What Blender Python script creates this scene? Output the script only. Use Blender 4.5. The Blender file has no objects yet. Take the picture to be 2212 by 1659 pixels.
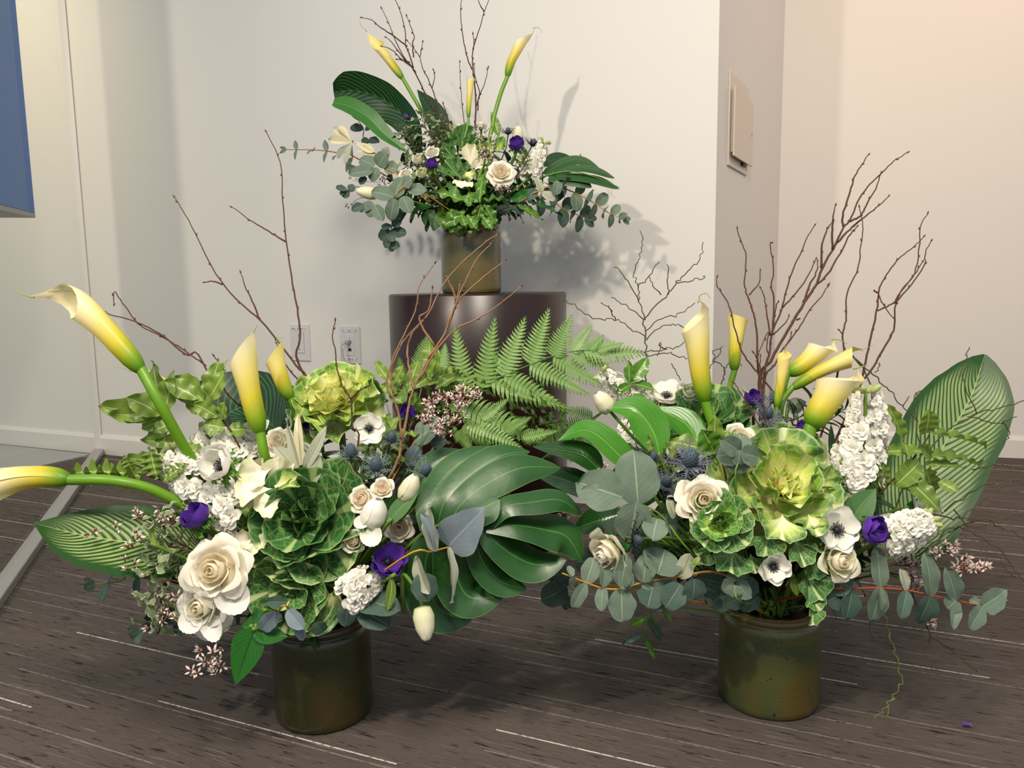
import bpy, math, random
from math import sin, cos, pi, radians, sqrt, atan2
from mathutils import Vector as V, Matrix, Quaternion, noise
random.seed(7)
R = random.uniform
SC = bpy.context.scene
COL = SC.collection
# ---------------------------------------------------------------- camera
F = 1660.0; CX, CY = 1106.0, 829.5
down = V((177.0, -12780.0, -F)).normalized()
up_c = -down
fwd_c = V((0, 0, -1)); yw = (fwd_c - up_c * fwd_c.dot(up_c)).normalized(); xw = yw.cross(up_c)
C2W = Matrix((xw, yw, up_c))                     # camera axes -> world axes
CAM = V((0, 0, 0.62))
cd = bpy.data.cameras.new('camera'); cam = bpy.data.objects.new('camera', cd); COL.objects.link(cam)
cd.sensor_width = 36; cd.lens = 36 * F / 2212; cd.clip_start = 0.02
cam.matrix_world = Matrix.Translation(CAM) @ C2W.to_4x4()
SC.camera = cam
# ---------------------------------------------------------------- light
SC.view_settings.view_transform = 'Standard'; SC.view_settings.look = 'None'
SC.view_settings.gamma = 1; SC.view_settings.use_curve_mapping = False
SC.view_settings.exposure = 0.74
w = bpy.data.worlds.new('room_light'); SC.world = w; w.use_nodes = True
w.node_tree.nodes['Background'].inputs[0].default_value = (0.86, 0.94, 1.0, 1)
w.node_tree.nodes['Background'].inputs[1].default_value = 0.36
def lamp(kind, name, loc, tgt, energy, col, size=0.3, spot=None, blend=0.6):
    l = bpy.data.lights.new(name, kind); l.energy = energy; l.color = col
    if kind == 'AREA': l.shape = 'DISK'; l.size = size
    else: l.shadow_soft_size = size
    if spot: l.spot_size = radians(spot); l.spot_blend = blend
    o = bpy.data.objects.new(name, l); COL.objects.link(o); o.location = loc
    o.rotation_euler = (V(tgt) - V(loc)).to_track_quat('-Z', 'Y').to_euler(); return o
lamp('SPOT', 'track_lamp_key', (-1.30, -0.25, 1.95), (0.05, 1.9, 0.55), 74, (1.0, 0.86, 0.72), 0.045, 140, 1.0)
lamp('AREA', 'front_fill', (0.1, 0.0, 1.95), (0.0, 1.1, 0.35), 24, (1.0, 0.89, 0.74), 0.5)  # added warm fill near the viewer, no real fixture, brightens the flowers
lamp('SPOT', 'track_lamp_right', (1.55, 0.9, 2.6), (1.9, 2.7, 0.9), 72, (1.0, 0.60, 0.38), 0.12, 110, 1.0)
lamp('SPOT', 'track_lamp_left', (-2.3, 2.0, 2.5), (-2.3, 3.2, 0.9), 60, (1.0, 0.78, 0.45), 0.12, 110, 1.0)
# ---------------------------------------------------------------- pixel helpers
def ray(x, y): return C2W @ V(((x - CX) / F, -(y - CY) / F, -1.0))
def P(x, y, d): return CAM + ray(x, y) * d       # point seen at pixel x, y, at depth d metres
def G(x, y, z=0.0):                              # point of the horizontal plane z seen at a pixel
    r = ray(x, y); return CAM + r * ((z - CAM.z) / r.z)
def depth(p): return -(C2W.transposed() @ (p - CAM)).z
def D(r, u, t): return (C2W @ V((r, u, t))).normalized()   # direction: right, up, towards the viewer
# ---------------------------------------------------------------- objects
def thing(name, label, cat, loc, group=None):
    o = bpy.data.objects.new(name, None); COL.objects.link(o); o.empty_display_size = 0.01
    o.location = loc; o['label'] = label; o['category'] = cat
    if group: o['group'] = group
    return o
def part(name, me, parent, M=None, label=None, kind=None):
    o = bpy.data.objects.new(name, me); COL.objects.link(o)
    M = M or Matrix.Identity(4)
    if parent is not None:
        o.parent = parent
        w_ = Matrix.Identity(4); p = parent
        while p is not None: w_ = p.matrix_basis @ w_; p = p.parent
        o.matrix_basis = w_.inverted() @ M
    else: o.matrix_basis = M
    if label: o['label'] = label
    if kind: o['kind'] = kind
    return o
def mesh(name, vs, fs, m, uvs=None, smooth=True):
    me = bpy.data.meshes.new(name); me.from_pydata([tuple(v) for v in vs], [], fs)
    if uvs:
        l = me.uv_layers.new(name='UVMap'); dat = []
        for p in me.polygons:
            for vi in p.vertices: dat += uvs[vi]
        l.data.foreach_set('uv', dat)
    if smooth: me.polygons.foreach_set('use_smooth', [True] * len(me.polygons))
    if m: me.materials.append(m)
    me.update(); return me
def sheet(name, nu, nv, fn, m):
    vs, uv, fs = [], [], []
    for j in range(nv + 1):
        for i in range(nu + 1):
            u = -1 + 2 * i / nu; v = j / nv
            vs.append(fn(u, v)); uv.append(((u + 1) / 2, v))
    for j in range(nv):
        for i in range(nu):
            a = j * (nu + 1) + i; fs.append((a, a + 1, a + nu + 2, a + nu + 1))
    return mesh(name, vs, fs, m, uv)
class MB:                                        # collects geometry for ONE mesh
    def __init__(s): s.v, s.f, s.uv = [], [], []
    def add(s, vs, fs, uvs=None):
        n = len(s.v); s.v += [V(v) for v in vs]; s.f += [tuple(i + n for i in f) for f in fs]
        s.uv += uvs or [(0.5, 0.5)] * len(vs)
    def tube(s, pts, rads, k=6, cap=True):
        n = len(pts); vs, fs, uv = [], [], []
        t0 = (pts[1] - pts[0]).normalized(); a = t0.orthogonal().normalized()
        for i, p in enumerate(pts):
            t = (pts[min(i + 1, n - 1)] - pts[max(i - 1, 0)]).normalized()
            a = (a - t * a.dot(t)).normalized(); b = t.cross(a)
            for j in range(k):
                an = 2 * pi * j / k; vs.append(p + (a * cos(an) + b * sin(an)) * rads[i]); uv.append((j / k, i / max(1, n - 1)))
        for i in range(n - 1):
            for j in range(k):
                fs.append((i * k + j, i * k + (j + 1) % k, (i + 1) * k + (j + 1) % k, (i + 1) * k + j))
        if cap: fs.append(tuple(range(k - 1, -1, -1))); fs.append(tuple((n - 1) * k + j for j in range(k)))
        s.add(vs, fs, uv)
    def box(s, lo, hi, M=None):
        c = [(x, y, z) for z in (lo[2], hi[2]) for y in (lo[1], hi[1]) for x in (lo[0], hi[0])]
        c = [M @ V(p) if M else V(p) for p in c]
        s.add(c, [(0, 2, 3, 1), (4, 5, 7, 6), (0, 1, 5, 4), (2, 6, 7, 3), (0, 4, 6, 2), (1, 3, 7, 5)])
    def ball(s, c, r, M=None, nu=8, nv=6):
        vs, fs = [], []
        for j in range(nv + 1):
            for i in range(nu):
                th = pi * j / nv; ph = 2 * pi * i / nu
                p = V((r[0] * sin(th) * cos(ph), r[1] * sin(th) * sin(ph), r[2] * cos(th)))
                vs.append(V(c) + (M @ p if M else p))
        for j in range(nv):
            for i in range(nu): fs.append((j * nu + i, (j + 1) * nu + i, (j + 1) * nu + (i + 1) % nu, j * nu + (i + 1) % nu))
        s.add(vs, fs)
    def build(s, name, m, smooth=True): return mesh(name, s.v, s.f, m, s.uv, smooth)
def bev(o, wd=0.002, seg=2):
    b = o.modifiers.new('bevel', 'BEVEL'); b.width = wd; b.segments = seg; b.limit_method = 'ANGLE'; return o
def cat(pts, n=6):                                # Catmull-Rom through points
    pts = [V(p) for p in pts]
    if len(pts) == 2: return [pts[0].lerp(pts[1], i / n) for i in range(n + 1)]
    q = [pts[0] * 2 - pts[1]] + pts + [pts[-1] * 2 - pts[-2]]; out = []
    for i in range(1, len(q) - 2):
        for k in range(n):
            t = k / n; a, b, c, d = q[i - 1], q[i], q[i + 1], q[i + 2]
            out.append(0.5 * ((2 * b) + (c - a) * t + (2 * a - 5 * b + 4 * c - d) * t * t + (3 * b - a - 3 * c + d) * t ** 3))
    out.append(q[-2]); return out
def tubemesh(name, pts, r0, r1, m, k=6):
    b = MB(); n = len(pts); b.tube(pts, [r0 + (r1 - r0) * i / (n - 1) for i in range(n)], k); return b.build(name, m)
def basis(p, z, y=None, s=1.0):                   # frame: local Z along z, local Y near y
    z = z.normalized(); y = y or V((0, 0, 1))
    y = y - z * y.dot(z)
    y = z.orthogonal() if y.length < 1e-4 else y
    y.normalize(); x = y.cross(z)
    if not isinstance(s, (tuple, list)): s = (s, s, s)
    M = Matrix((x * s[0], y * s[1], z * s[2])).transposed().to_4x4(); M.translation = p; return M
def lay(p0, p1, nrm, wd):                         # leaf frame: local Y from p0 to p1 (unit leaf), width scale wd metres
    y = p1 - p0; L = y.length; y = y / L; z = nrm - y * nrm.dot(y)
    z = y.orthogonal() if z.length < 1e-4 else z
    z.normalize(); x = y.cross(z)
    M = Matrix((x * wd, y * L, z * L)).transposed().to_4x4(); M.translation = p0; return M
def interp(tab, v):
    for (a, x), (b, y) in zip(tab, tab[1:]):
        if v <= b:
            t = (v - a) / (b - a); t = t * t * (3 - 2 * t) if False else t
            return x + (y - x) * t
    return tab[-1][1]
# ---------------------------------------------------------------- materials
def lin(h):
    h = h.lstrip('#'); c = [int(h[i:i + 2], 16) / 255 for i in (0, 2, 4)]
    return tuple(x / 12.92 if x <= 0.04045 else ((x + 0.055) / 1.055) ** 2.4 for x in c) + (1,)
class NT:
    def __init__(s, name):
        s.m = bpy.data.materials.new(name); s.m.use_nodes = True; s.t = s.m.node_tree; s.n = s.t.nodes
        s.b = s.n['Principled BSDF']; s.out = s.n['Material Output']
    def new(s, k, **kw):
        n = s.n.new(k)
        for a, b in kw.items(): setattr(n, a, b)
        return n
    def link(s, a, b): s.t.links.new(a, b)
    def val(s, node, idx, x):
        if hasattr(x, 'links'): s.link(x, node.inputs[idx])
        else: node.inputs[idx].default_value = x
    def math(s, op, a, b=0.0, c=0.0):
        n = s.new('ShaderNodeMath', operation=op); s.val(n, 0, a); s.val(n, 1, b); s.val(n, 2, c); return n.outputs[0]
    def ramp(s, fac, stops, interp='LINEAR'):
        n = s.new('ShaderNodeValToRGB'); n.color_ramp.interpolation = interp; e = n.color_ramp.elements
        while len(e) < len(stops): e.new(0.5)
        for el, (p, c) in zip(e, stops): el.position = p; el.color = c if isinstance(c, tuple) else (lin(c) if isinstance(c, str) else (c, c, c, 1))
        s.link(fac, n.inputs[0]); return n.outputs[0]
    def mix(s, fac, a, b, mode='MIX'):
        n = s.new('ShaderNodeMix', data_type='RGBA', blend_type=mode); s.val(n, 0, fac)
        s.val(n, 6, lin(a) if isinstance(a, str) else a); s.val(n, 7, lin(b) if isinstance(b, str) else b); return n.outputs[2]
    def coord(s, k='UV'):
        return s.new('ShaderNodeTexCoord').outputs[k]
    def xyz(s, v):
        n = s.new('ShaderNodeSeparateXYZ'); s.link(v, n.inputs[0]); return n.outputs
    def noise(s, vec, scale, detail=2, rough=0.5, k='Fac'):
        n = s.new('ShaderNodeTexNoise'); n.inputs['Scale'].default_value = scale; n.inputs['Detail'].default_value = detail
        n.inputs['Roughness'].default_value = rough
        if vec is not None: s.link(vec, n.inputs['Vector'])
        return n.outputs[k]
    def scale(s, vec, sx, sy, sz, rot=(0, 0, 0)):
        n = s.new('ShaderNodeMapping'); s.link(vec, n.inputs[0]); n.inputs['Scale'].default_value = (sx, sy, sz)
        n.inputs['Rotation'].default_value = rot; return n.outputs[0]
    def bump(s, h, strength=0.3, dist=0.001):
        n = s.new('ShaderNodeBump'); n.inputs['Strength'].default_value = strength; n.inputs['Distance'].default_value = dist
        s.link(h, n.inputs['Height']); s.link(n.outputs[0], s.b.inputs['Normal'])
    def done(s, col, rough=0.5, spec=0.5, transl=0.0, tcol=None, sheen=0):
        s.val(s.b, 'Base Color', lin(col) if isinstance(col, str) else col)
        s.val(s.b, 'Roughness', rough); s.b.inputs['Specular IOR Level'].default_value = spec
        if transl:
            t = s.new('ShaderNodeBsdfTranslucent'); s.val(t, 0, (lin(tcol) if isinstance(tcol, str) else tcol) if tcol is not None else (lin(col) if isinstance(col, str) else col))
            mx = s.new('ShaderNodeMixShader'); mx.inputs[0].default_value = transl
            s.link(s.b.outputs[0], mx.inputs[1]); s.link(t.outputs[0], mx.inputs[2]); s.link(mx.outputs[0], s.out.inputs[0])
        return s.m
def plain(name, col, rough=0.5, spec=0.5, transl=0, var=0.0, vs=30, metal=0):
    s = NT(name); c = lin(col)
    if metal: s.b.inputs['Metallic'].default_value = metal
    if var:
        f = s.noise(s.coord('Object'), vs, 3)
        c = s.mix(s.math('MULTIPLY', f, 1.0), tuple(x * (1 - var) for x in c[:3]) + (1,), tuple(min(1, x * (1 + var)) for x in c[:3]) + (1,))
    return s.done(c, rough, spec, transl)
def absu(s):
    x = s.xyz(s.coord('UV')); u = s.math('ABSOLUTE', s.math('MULTIPLY_ADD', x[0], 2.0, -1.0)); return u, x[1], x[0]
def rnd(s): return s.new('ShaderNodeObjectInfo').outputs['Random']
def leafmat(name, base, light, vein, rough=0.4, spec=0.5, transl=0.15, side=9, vw=0.06, sw=0.10, edge=None, skew=0.5, svs=0.5, dark=None):
    s = NT(name); u, v, _ = absu(s)
    n = s.noise(s.coord('UV'), 5, 3); c = s.mix(n, base, light)
    c = s.mix(s.math('MULTIPLY', rnd(s), 0.45), c, dark or base)
    mid = s.math('LESS_THAN', u, vw)
    ph = s.math('MULTIPLY', s.math('SUBTRACT', v, s.math('MULTIPLY', u, skew)), float(side))
    fr = s.math('ABSOLUTE', s.math('SUBTRACT', s.math('FRACT', ph), 0.5))
    sv = s.math('MULTIPLY', s.math('LESS_THAN', fr, sw * 0.5), svs)
    c = s.mix(s.math('MAXIMUM', s.math('MULTIPLY', mid, 0.9), sv), c, vein)
    if edge: c = s.mix(s.ramp(u, [(0.86, 0.0), (0.93, 1.0)]), c, edge)
    s.bump(s.math('SUBTRACT', s.math('MULTIPLY', fr, 1.0), mid), 0.25, 0.0006)
    return s.done(c, rough, spec, transl)
def petalmat(name, base, inner, rough=0.5, transl=0.32, var=0.12):
    s = NT(name); u, v, _ = absu(s)
    n = s.noise(s.scale(s.coord('UV'), 14, 1.5, 1), 3, 3)
    c = s.mix(s.ramp(v, [(0.0, 1.0), (0.9, 0.0)]), base, inner)
    c = s.mix(s.math('MULTIPLY', n, var), c, tuple(x * 0.75 for x in lin(base)[:3]) + (1,))
    s.bump(n, 0.15, 0.0006); s.b.inputs['Sheen Weight'].default_value = 0.1
    return s.done(c, rough, 0.3, transl)
def kalemat(name, core, midc, margin, vein, a=0.35, b=0.75, vs=7.0, rough=0.5, vw=0.05):
    s = NT(name); u, v, ux = absu(s); uv = s.coord('UV')
    nz = s.noise(uv, 6, 3); vv = s.math('ADD', v, s.math('MULTIPLY_ADD', nz, 0.3, -0.15))
    c = s.ramp(vv, [(0.0, core), (a, core), ((a + b) / 2, midc), (b, margin), (1.0, margin)])
    vo = s.new('ShaderNodeTexVoronoi', feature='DISTANCE_TO_EDGE'); s.link(s.scale(uv, 1.5, 1, 1), vo.inputs['Vector']); vo.inputs['Scale'].default_value = vs
    net = s.ramp(vo.outputs[0], [(0.0, 0.6), (vw, 0.42), (vw * 1.8, 0.0)])
    rad = s.math('ABSOLUTE', s.math('SINE', s.math('MULTIPLY', s.math('SUBTRACT', ux, 0.5), 16.0)))
    rl = s.math('MULTIPLY', s.ramp(rad, [(0.0, 1.0), (0.10, 1.0), (0.22, 0.0)]), s.ramp(v, [(0.5, 1.0), (0.95, 0.25)]))
    mid = s.ramp(u, [(0.0, 1.0), (0.05, 1.0), (0.10, 0.0)])
    net = s.math('MULTIPLY', net, s.ramp(v, [(0.2, 1.0), (1.0, 0.45)]))
    k = s.math('MAXIMUM', s.math('MAXIMUM', net, rl), mid)
    c = s.mix(s.math('MULTIPLY', k, 0.72), c, vein)
    c = s.mix(s.ramp(v, [(0.965, 0.0), (0.99, 0.35)]), c, vein)
    s.bump(s.math('SUBTRACT', 1.0, k), 0.35, 0.0008)
    return s.done(c, rough, 0.4, 0.15)
def wallmat(name, col):
    s = NT(name); o = s.coord('Object'); n = s.noise(o, 260, 2); n2 = s.noise(o, 1.2, 2)
    c = s.mix(s.math('MULTIPLY', n2, 0.10), lin(col), tuple(x * 0.93 for x in lin(col)[:3]) + (1,)); s.bump(n, 0.05, 0.0008)
    return s.done(c, 0.55, 0.3)
YAW = radians(-23.0)                                # back wall and carpet run this way
def carpetmat():
    s = NT('striped_carpet'); o = s.coord('Object')
    g = s.scale(o, 1, 1, 1, (0, 0, -YAW)); x = s.xyz(g)
    fib = s.noise(s.scale(g, 45, 420, 1), 1, 3, 0.75)
    dash = s.noise(s.scale(g, 16, 150, 1), 1, 4, 0.72)
    big = s.noise(s.scale(g, 1.2, 2.4, 1), 1.5, 3)
    med = s.noise(s.scale(g, 3, 26, 1), 1, 2)
    c = s.mix(fib, '#2c2725', '#6b625c'); c = s.mix(s.ramp(med, [(0.35, 0.0), (0.65, 0.75)]), c, '#57504b')
    c = s.mix(s.ramp(big, [(0.35, 0.0), (0.70, 0.55)]), c, '#453f3b')
    c = s.mix(s.ramp(dash, [(0.575, 0.0), (0.63, 0.85)]), c, '#1b1816')
    c = s.mix(s.ramp(s.noise(s.scale(g, 9, 240, 7), 1, 2, 0.6), [(0.62, 0.0), (0.69, 0.5)]), c, '#857973')
    def lines(sp, off, seg, thr, wd, colr, st):
        nonlocal c
        v = s.math('MULTIPLY', s.math('ADD', x[1], off), 1.0 / sp)
        v = s.math('ADD', v, s.math('MULTIPLY', s.noise(s.scale(g, 240, 4, 1), 1, 1), 0.9 * wd))
        idv = s.math('FLOOR', v); fr = s.math('FRACT', v)
        wn = s.new('ShaderNodeTexWhiteNoise', noise_dimensions='2D'); cb = s.new('ShaderNodeCombineXYZ')
        w1 = s.new('ShaderNodeTexWhiteNoise', noise_dimensions='1D'); s.link(idv, w1.inputs['W'])
        s.link(idv, cb.inputs[0]); s.link(s.math('FLOOR', s.math('ADD', s.math('MULTIPLY', x[0], 1 / seg), s.math('MULTIPLY', w1.outputs[0], 9.0))), cb.inputs[1])
        s.link(cb.outputs[0], wn.inputs['Vector'])
        pos = s.math('MULTIPLY_ADD', w1.outputs[0], 0.7, 0.15)
        on = s.math('MULTIPLY', s.math('LESS_THAN', s.math('ABSOLUTE', s.math('SUBTRACT', fr, pos)), wd), s.math('GREATER_THAN', wn.outputs[0], thr))
        brk = s.ramp(s.noise(s.scale(g, 130, 30, 1), 1, 2), [(0.36, 0.25), (0.5, 1.0)])
        c = s.mix(s.math('MULTIPLY', s.math('MULTIPLY', on, brk), st), c, colr)
    lines(0.075, 0.0, 0.42, 0.74, 0.017, '#cfc8c0', 0.85)
    lines(0.040, 0.11, 0.55, 0.60, 0.030, '#8d857e', 0.6)
    s.bump(s.math('ADD', fib, dash), 0.6, 0.002)
    return s.done(c, 0.95, 0.1)
def glazemat(name, top, midc, low, side, zmax):
    s = NT(name); o = s.coord('Object'); x = s.xyz(o)
    n = s.noise(s.scale(o, 1, 1, 2.2), 13, 4, 0.6); st = s.noise(s.scale(o, 3, 3, 160), 2, 2)
    h = s.math('ADD', s.math('MULTIPLY', x[2], 1 / zmax), s.math('MULTIPLY_ADD', n, 0.42, -0.21))
    c = s.ramp(h, [(0.0, low), (0.42, midc), (0.66, low), (0.80, midc), (0.93, top)])
    c = s.mix(s.ramp(s.noise(o, 8, 3), [(0.5, 0.0), (0.68, 0.55)]), c, side)
    c = s.mix(s.math('MULTIPLY', st, 0.25), c, '#171408')
    sp = s.noise(o, 120, 2); c = s.mix(s.ramp(sp, [(0.70, 0.0), (0.74, 0.8)]), c, '#1c150b')
    s.bump(st, 0.18, 0.0008)
    s.b.inputs['Coat Weight'].default_value = 0.35; s.b.inputs['Coat Roughness'].default_value = 0.15
    return s.done(c, 0.32, 0.5)
def woodmat():
    s = NT('dark_cherry_wood'); o = s.coord('Object'); n = s.noise(s.scale(o, 9, 9, 0.8), 9, 4, 0.6)
    c = s.mix(n, '#170705', '#290e07'); s.bump(n, 0.03, 0.0005)
    return s.done(c, 0.33, 0.5)
def stripemat(name, dark, pale, freq, skew, line, rough=0.35, edge=(0.78, 0.95), tip=(0.8, 0.98), duty=0.5):
    s = NT(name); u, v, _ = absu(s); uv = s.coord('UV')
    vv = s.math('SUBTRACT', v, s.math('MULTIPLY', s.math('POWER', u, 1.15), skew))
    fr = s.math('FRACT', s.math('ADD', s.math('MULTIPLY', vv, freq), s.math('MULTIPLY', s.noise(uv, 3, 1), 1.2)))
    st = s.ramp(fr, [(0.0, 0.0), (0.08, 1.0), (duty, 1.0), (duty + 0.12, 0.0)])
    a = s.ramp(u, [(edge[0], 1.0), (edge[1], 0.0)]); b = s.ramp(v, [(tip[0], 1.0), (tip[1], 0.0)])
    st = s.math('MULTIPLY', st, s.math('MULTIPLY', a, b))
    n = s.noise(uv, 4, 3)
    pc = s.mix(n, pale, line); c = s.mix(st, dark, pc)
    c = s.mix(s.math('LESS_THAN', u, 0.014), c, line)
    s.bump(fr, 0.12, 0.0006)
    return s.done(c, rough, 0.5, 0.12)
M = {}
M['wall'] = wallmat('painted_wall', '#d3d2cd'); M['trim'] = plain('white_trim', '#d2cfca', 0.4)
M['carpet'] = carpetmat(); M['wood'] = woodmat()
M['concrete'] = plain('grey_floor', '#84898a', 0.25, var=0.06, vs=4)
M['alu'] = plain('brushed_channel', '#a9a8a6', 0.35, metal=0.6)
M['blue'] = plain('blue_panel', '#1f62ad', 0.5); M['blueedge'] = plain('panel_edge', '#8f8f8e', 0.5)
M['plate'] = plain('switch_plastic', '#c6c5c6', 0.35); M['white_metal'] = plain('painted_steel', '#c9bfb2', 0.4)
M['ink'] = plain('dark_print', '#50535a', 0.6); M['black'] = plain('black_plastic', '#191817', 0.5); M['cable'] = plain('grey_cable', '#a3a196', 0.5)
M['glazeL'] = glazemat('olive_glaze_dark', '#33240f', '#3a3d1e', '#2c3319', '#4e3614', 0.16)
M['glazeR'] = glazemat('olive_glaze_green', '#6b4a17', '#585a2c', '#414b30', '#7a5519', 0.16)
M['glazeT'] = glazemat('olive_glaze_brown', '#4d4420', '#5f5428', '#48492a', '#74602c', 0.16)
M['clay'] = plain('dark_clay', '#1c160d', 0.8)
# plants
M['stem'] = plain('green_stem', '#5c7f2c', 0.5, 0.4, 0, 0.2); M['stemd'] = plain('dark_green_stem', '#3c5424', 0.5, 0.4, 0, 0.2)
M['stemb'] = plain('brown_stem', '#4a3122', 0.7, 0.2, 0, 0.3); M['stemo'] = plain('orange_stem', '#b8872f', 0.5, 0.3, 0, 0.25)
M['stemr'] = plain('red_stem', '#9a4a26', 0.5, 0.3, 0, 0.25)
M['callatip'] = plain('calla_tip', '#8f9a4a', 0.5, 0.3)
M['callastem'] = plain('calla_stem', '#5f8c18', 0.4, 0.5, 0, 0.15)
M['bark'] = plain('birch_bark', '#553a30', 0.7, 0.2, 0, 0.35, 90); M['bud'] = plain('bud_scale', '#5a3325', 0.6, 0.3, 0, 0.3, 200)
M['barkd'] = plain('dark_bark', '#4b332a', 0.7, 0.2, 0, 0.35, 90); M['barkl'] = plain('pale_bark', '#8a6a50', 0.7, 0.2, 0, 0.35, 90)
M['willow'] = plain('willow_bark', '#4a4832', 0.7, 0.2, 0, 0.3, 90); M['willowg'] = plain('green_willow_bark', '#6f7440', 0.7, 0.2, 0, 0.3, 90)
M['euc'] = leafmat('eucalyptus_leaf', '#5d6f60', '#71826f', '#92a286', 0.6, 0.3, 0.08, 7, 0.035, 0.05, skew=0.4, svs=0.25, dark='#54675a')
M['eucd'] = leafmat('dark_eucalyptus_leaf', '#3c5248', '#4f6558', '#718470', 0.6, 0.3, 0.08, 7, 0.035, 0.05, skew=0.4, svs=0.2, dark='#2e443c')
M['eucl'] = leafmat('silver_leaf', '#9aa08c', '#b2b5a2', '#8d7a3d', 0.6, 0.3, 0.12, 9, 0.05, 0.05, skew=0.3, svs=0.15)
M['eucb'] = leafmat('blue_grey_leaf', '#67737a', '#76838a', '#8f999c', 0.6, 0.3, 0.08, 7, 0.03, 0.05, svs=0.15)
M['cream_leaf'] = leafmat('cream_backed_leaf', '#cfc7a4', '#ddd6b8', '#8f8b4e', 0.6, 0.3, 0.2, 9, 0.06, 0.06, svs=0.2)
M['pit'] = leafmat('wavy_lime_leaf', '#688630', '#8aa644', '#bccb80', 0.35, 0.5, 0.3, 10, 0.06, 0.05, skew=0.3, svs=0.15, dark='#506f28')
M['pitd'] = leafmat('glossy_green_leaf', '#427020', '#5f8e2e', '#a9c465', 0.28, 0.5, 0.2, 10, 0.06, 0.05, skew=0.3, svs=0.2, dark='#396b1e')
M['var'] = leafmat('variegated_leaf', '#7c8c64', '#929f78', '#a8b288', 0.5, 0.4, 0.15, 8, 0.04, 0.05, edge='#d6d8b4', svs=0.1, dark='#647652')
M['dkgreen'] = leafmat('dark_glossy_leaf', '#12330f', '#1c4616', '#3c6b2a', 0.22, 0.6, 0.05, 13, 0.03, 0.10, skew=0.25, svs=0.35)
M['rosel'] = leafmat('rose_leaf', '#1f5a1c', '#2c6d22', '#123e12', 0.3, 0.5, 0.1, 9, 0.04, 0.10, skew=0.35, svs=0.55)
M['fill'] = leafmat('salal_leaf', '#1d3f18', '#2b5520', '#45703a', 0.4, 0.5, 0.1, 8, 0.04, 0.06, svs=0.3, dark='#12300f')
M['fern'] = leafmat('fern_leaf', '#3f6d2c', '#527f38', '#7a9e52', 0.45, 0.4, 0.15, 20, 0.05, 0.05, svs=0.0, dark='#3f6a2a')
M['ruscus'] = leafmat('broad_green_leaf', '#3a7a16', '#4f9420', '#83b04c', 0.28, 0.5, 0.25, 5, 0.025, 0.04, skew=0.9, svs=0.35, dark='#2f6c16')
M['tulipleaf'] = leafmat('tulip_leaf', '#44693a', '#557c45', '#6b8f58', 0.45, 0.4, 0.15, 1, 0.03, 0.02, svs=0.0)
M['cala'] = stripemat('striped_calathea', '#1c4510', '#6f8848', 22, 0.34, '#a3b272', edge=(0.62, 0.82), tip=(0.72, 0.92))
M['calar'] = stripemat('calathea_underside', '#214a14', '#6a8450', 24, 0.42, '#9fb074', edge=(0.68, 0.88), tip=(0.80, 0.95), duty=0.6)
M['dkfold'] = leafmat('leaf_underfold', '#28601a', '#397424', '#5c8f3a', 0.35, 0.5, 0.1, 9, 0.03, 0.05, svs=0.2)
M['dkstripe'] = stripemat('dark_ribbed_leaf', '#10300f', '#1e4a20', 13, 0.40, '#3d6440', rough=0.3, edge=(0.9, 1.0), tip=(0.9, 1.0), duty=0.3)
def monsteramat():
    s = NT('monstera_leaf'); u, v, _ = absu(s); n = s.noise(s.coord('Object'), 14, 3)
    c = s.mix(n, '#0f380d', '#1f5616'); c = s.mix(s.ramp(u, [(0.0, 0.5), (0.02, 0.5), (0.05, 0.0)]), c, '#5f8c44')
    c = s.mix(s.ramp(u, [(0.96, 0.0), (1.0, 0.6)]), c, '#86a060')
    s.bump(s.noise(s.coord('Object'), 45, 2), 0.35, 0.002)
    return s.done(c, s.ramp(n, [(0.4, 0.36), (0.7, 0.55)]), 0.6, 0.05)
M['monstera'] = monsteramat()
M['white'] = petalmat('white_petal', '#f6f3ec', '#e6e8d0'); M['cream'] = petalmat('cream_petal', '#f6f0e0', '#f4e4b8')
M['apricot'] = petalmat('apricot_petal', '#fdf6e2', '#fdeec4'); M['peach'] = petalmat('peach_petal', '#fdf4e4', '#fde8cc')
M['ivory'] = petalmat('ivory_petal', '#f4eed6', '#dbe0ac'); M['purple'] = petalmat('purple_petal', '#5a2ca2', '#351672', 0.55, 0.2, 0.5)
M['lilac'] = petalmat('lilac_petal', '#6c55a8', '#4a3390', 0.55, 0.2, 0.5)
M['green_petal'] = petalmat('pale_green_petal', '#d6dca0', '#9cb54c')
M['anth'] = plain('black_anther', '#15101f', 0.6); M['anthr'] = plain('purple_black_stamen', '#1f1736', 0.6)
M['thistle'] = plain('thistle_head', '#4f5d68', 0.7, 0.2, 0, 0.4, 300); M['thistleb'] = plain('thistle_bract', '#56665f', 0.6, 0.3, 0, 0.3, 60)
M['thistlev'] = plain('violet_bract', '#575a6a', 0.6, 0.3, 0, 0.3, 60); M['thistled'] = plain('dark_bract', '#333a44', 0.6, 0.3, 0, 0.3, 60)
M['wax'] = plain('pale_pink_blossom', '#e6d6cc', 0.5, 0.3, 0.2); M['waxr'] = plain('dark_red_calyx', '#6a2a22', 0.6)
def callamat(name='calla_spathe', a='#f1e6b8', b='#d9c93c', c_='#86a81c'):
    s = NT(name); u, v, _ = absu(s); n = s.noise(s.scale(s.coord('UV'), 12, 1, 1), 2, 3)
    vv = s.math('ADD', v, s.math('MULTIPLY_ADD', n, 0.12, -0.06))
    c = s.ramp(vv, [(0.0, '#4f8412'), (0.16, c_), (0.42, b), (0.72, '#eadb86'), (0.95, a)])
    s.bump(n, 0.12, 0.001); return s.done(c, 0.42, 0.4, 0.28)
M['calla'] = callamat(); M['callay'] = callamat('yellow_calla_spathe', '#e9da88', '#d5c838', '#8fae20')
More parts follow.
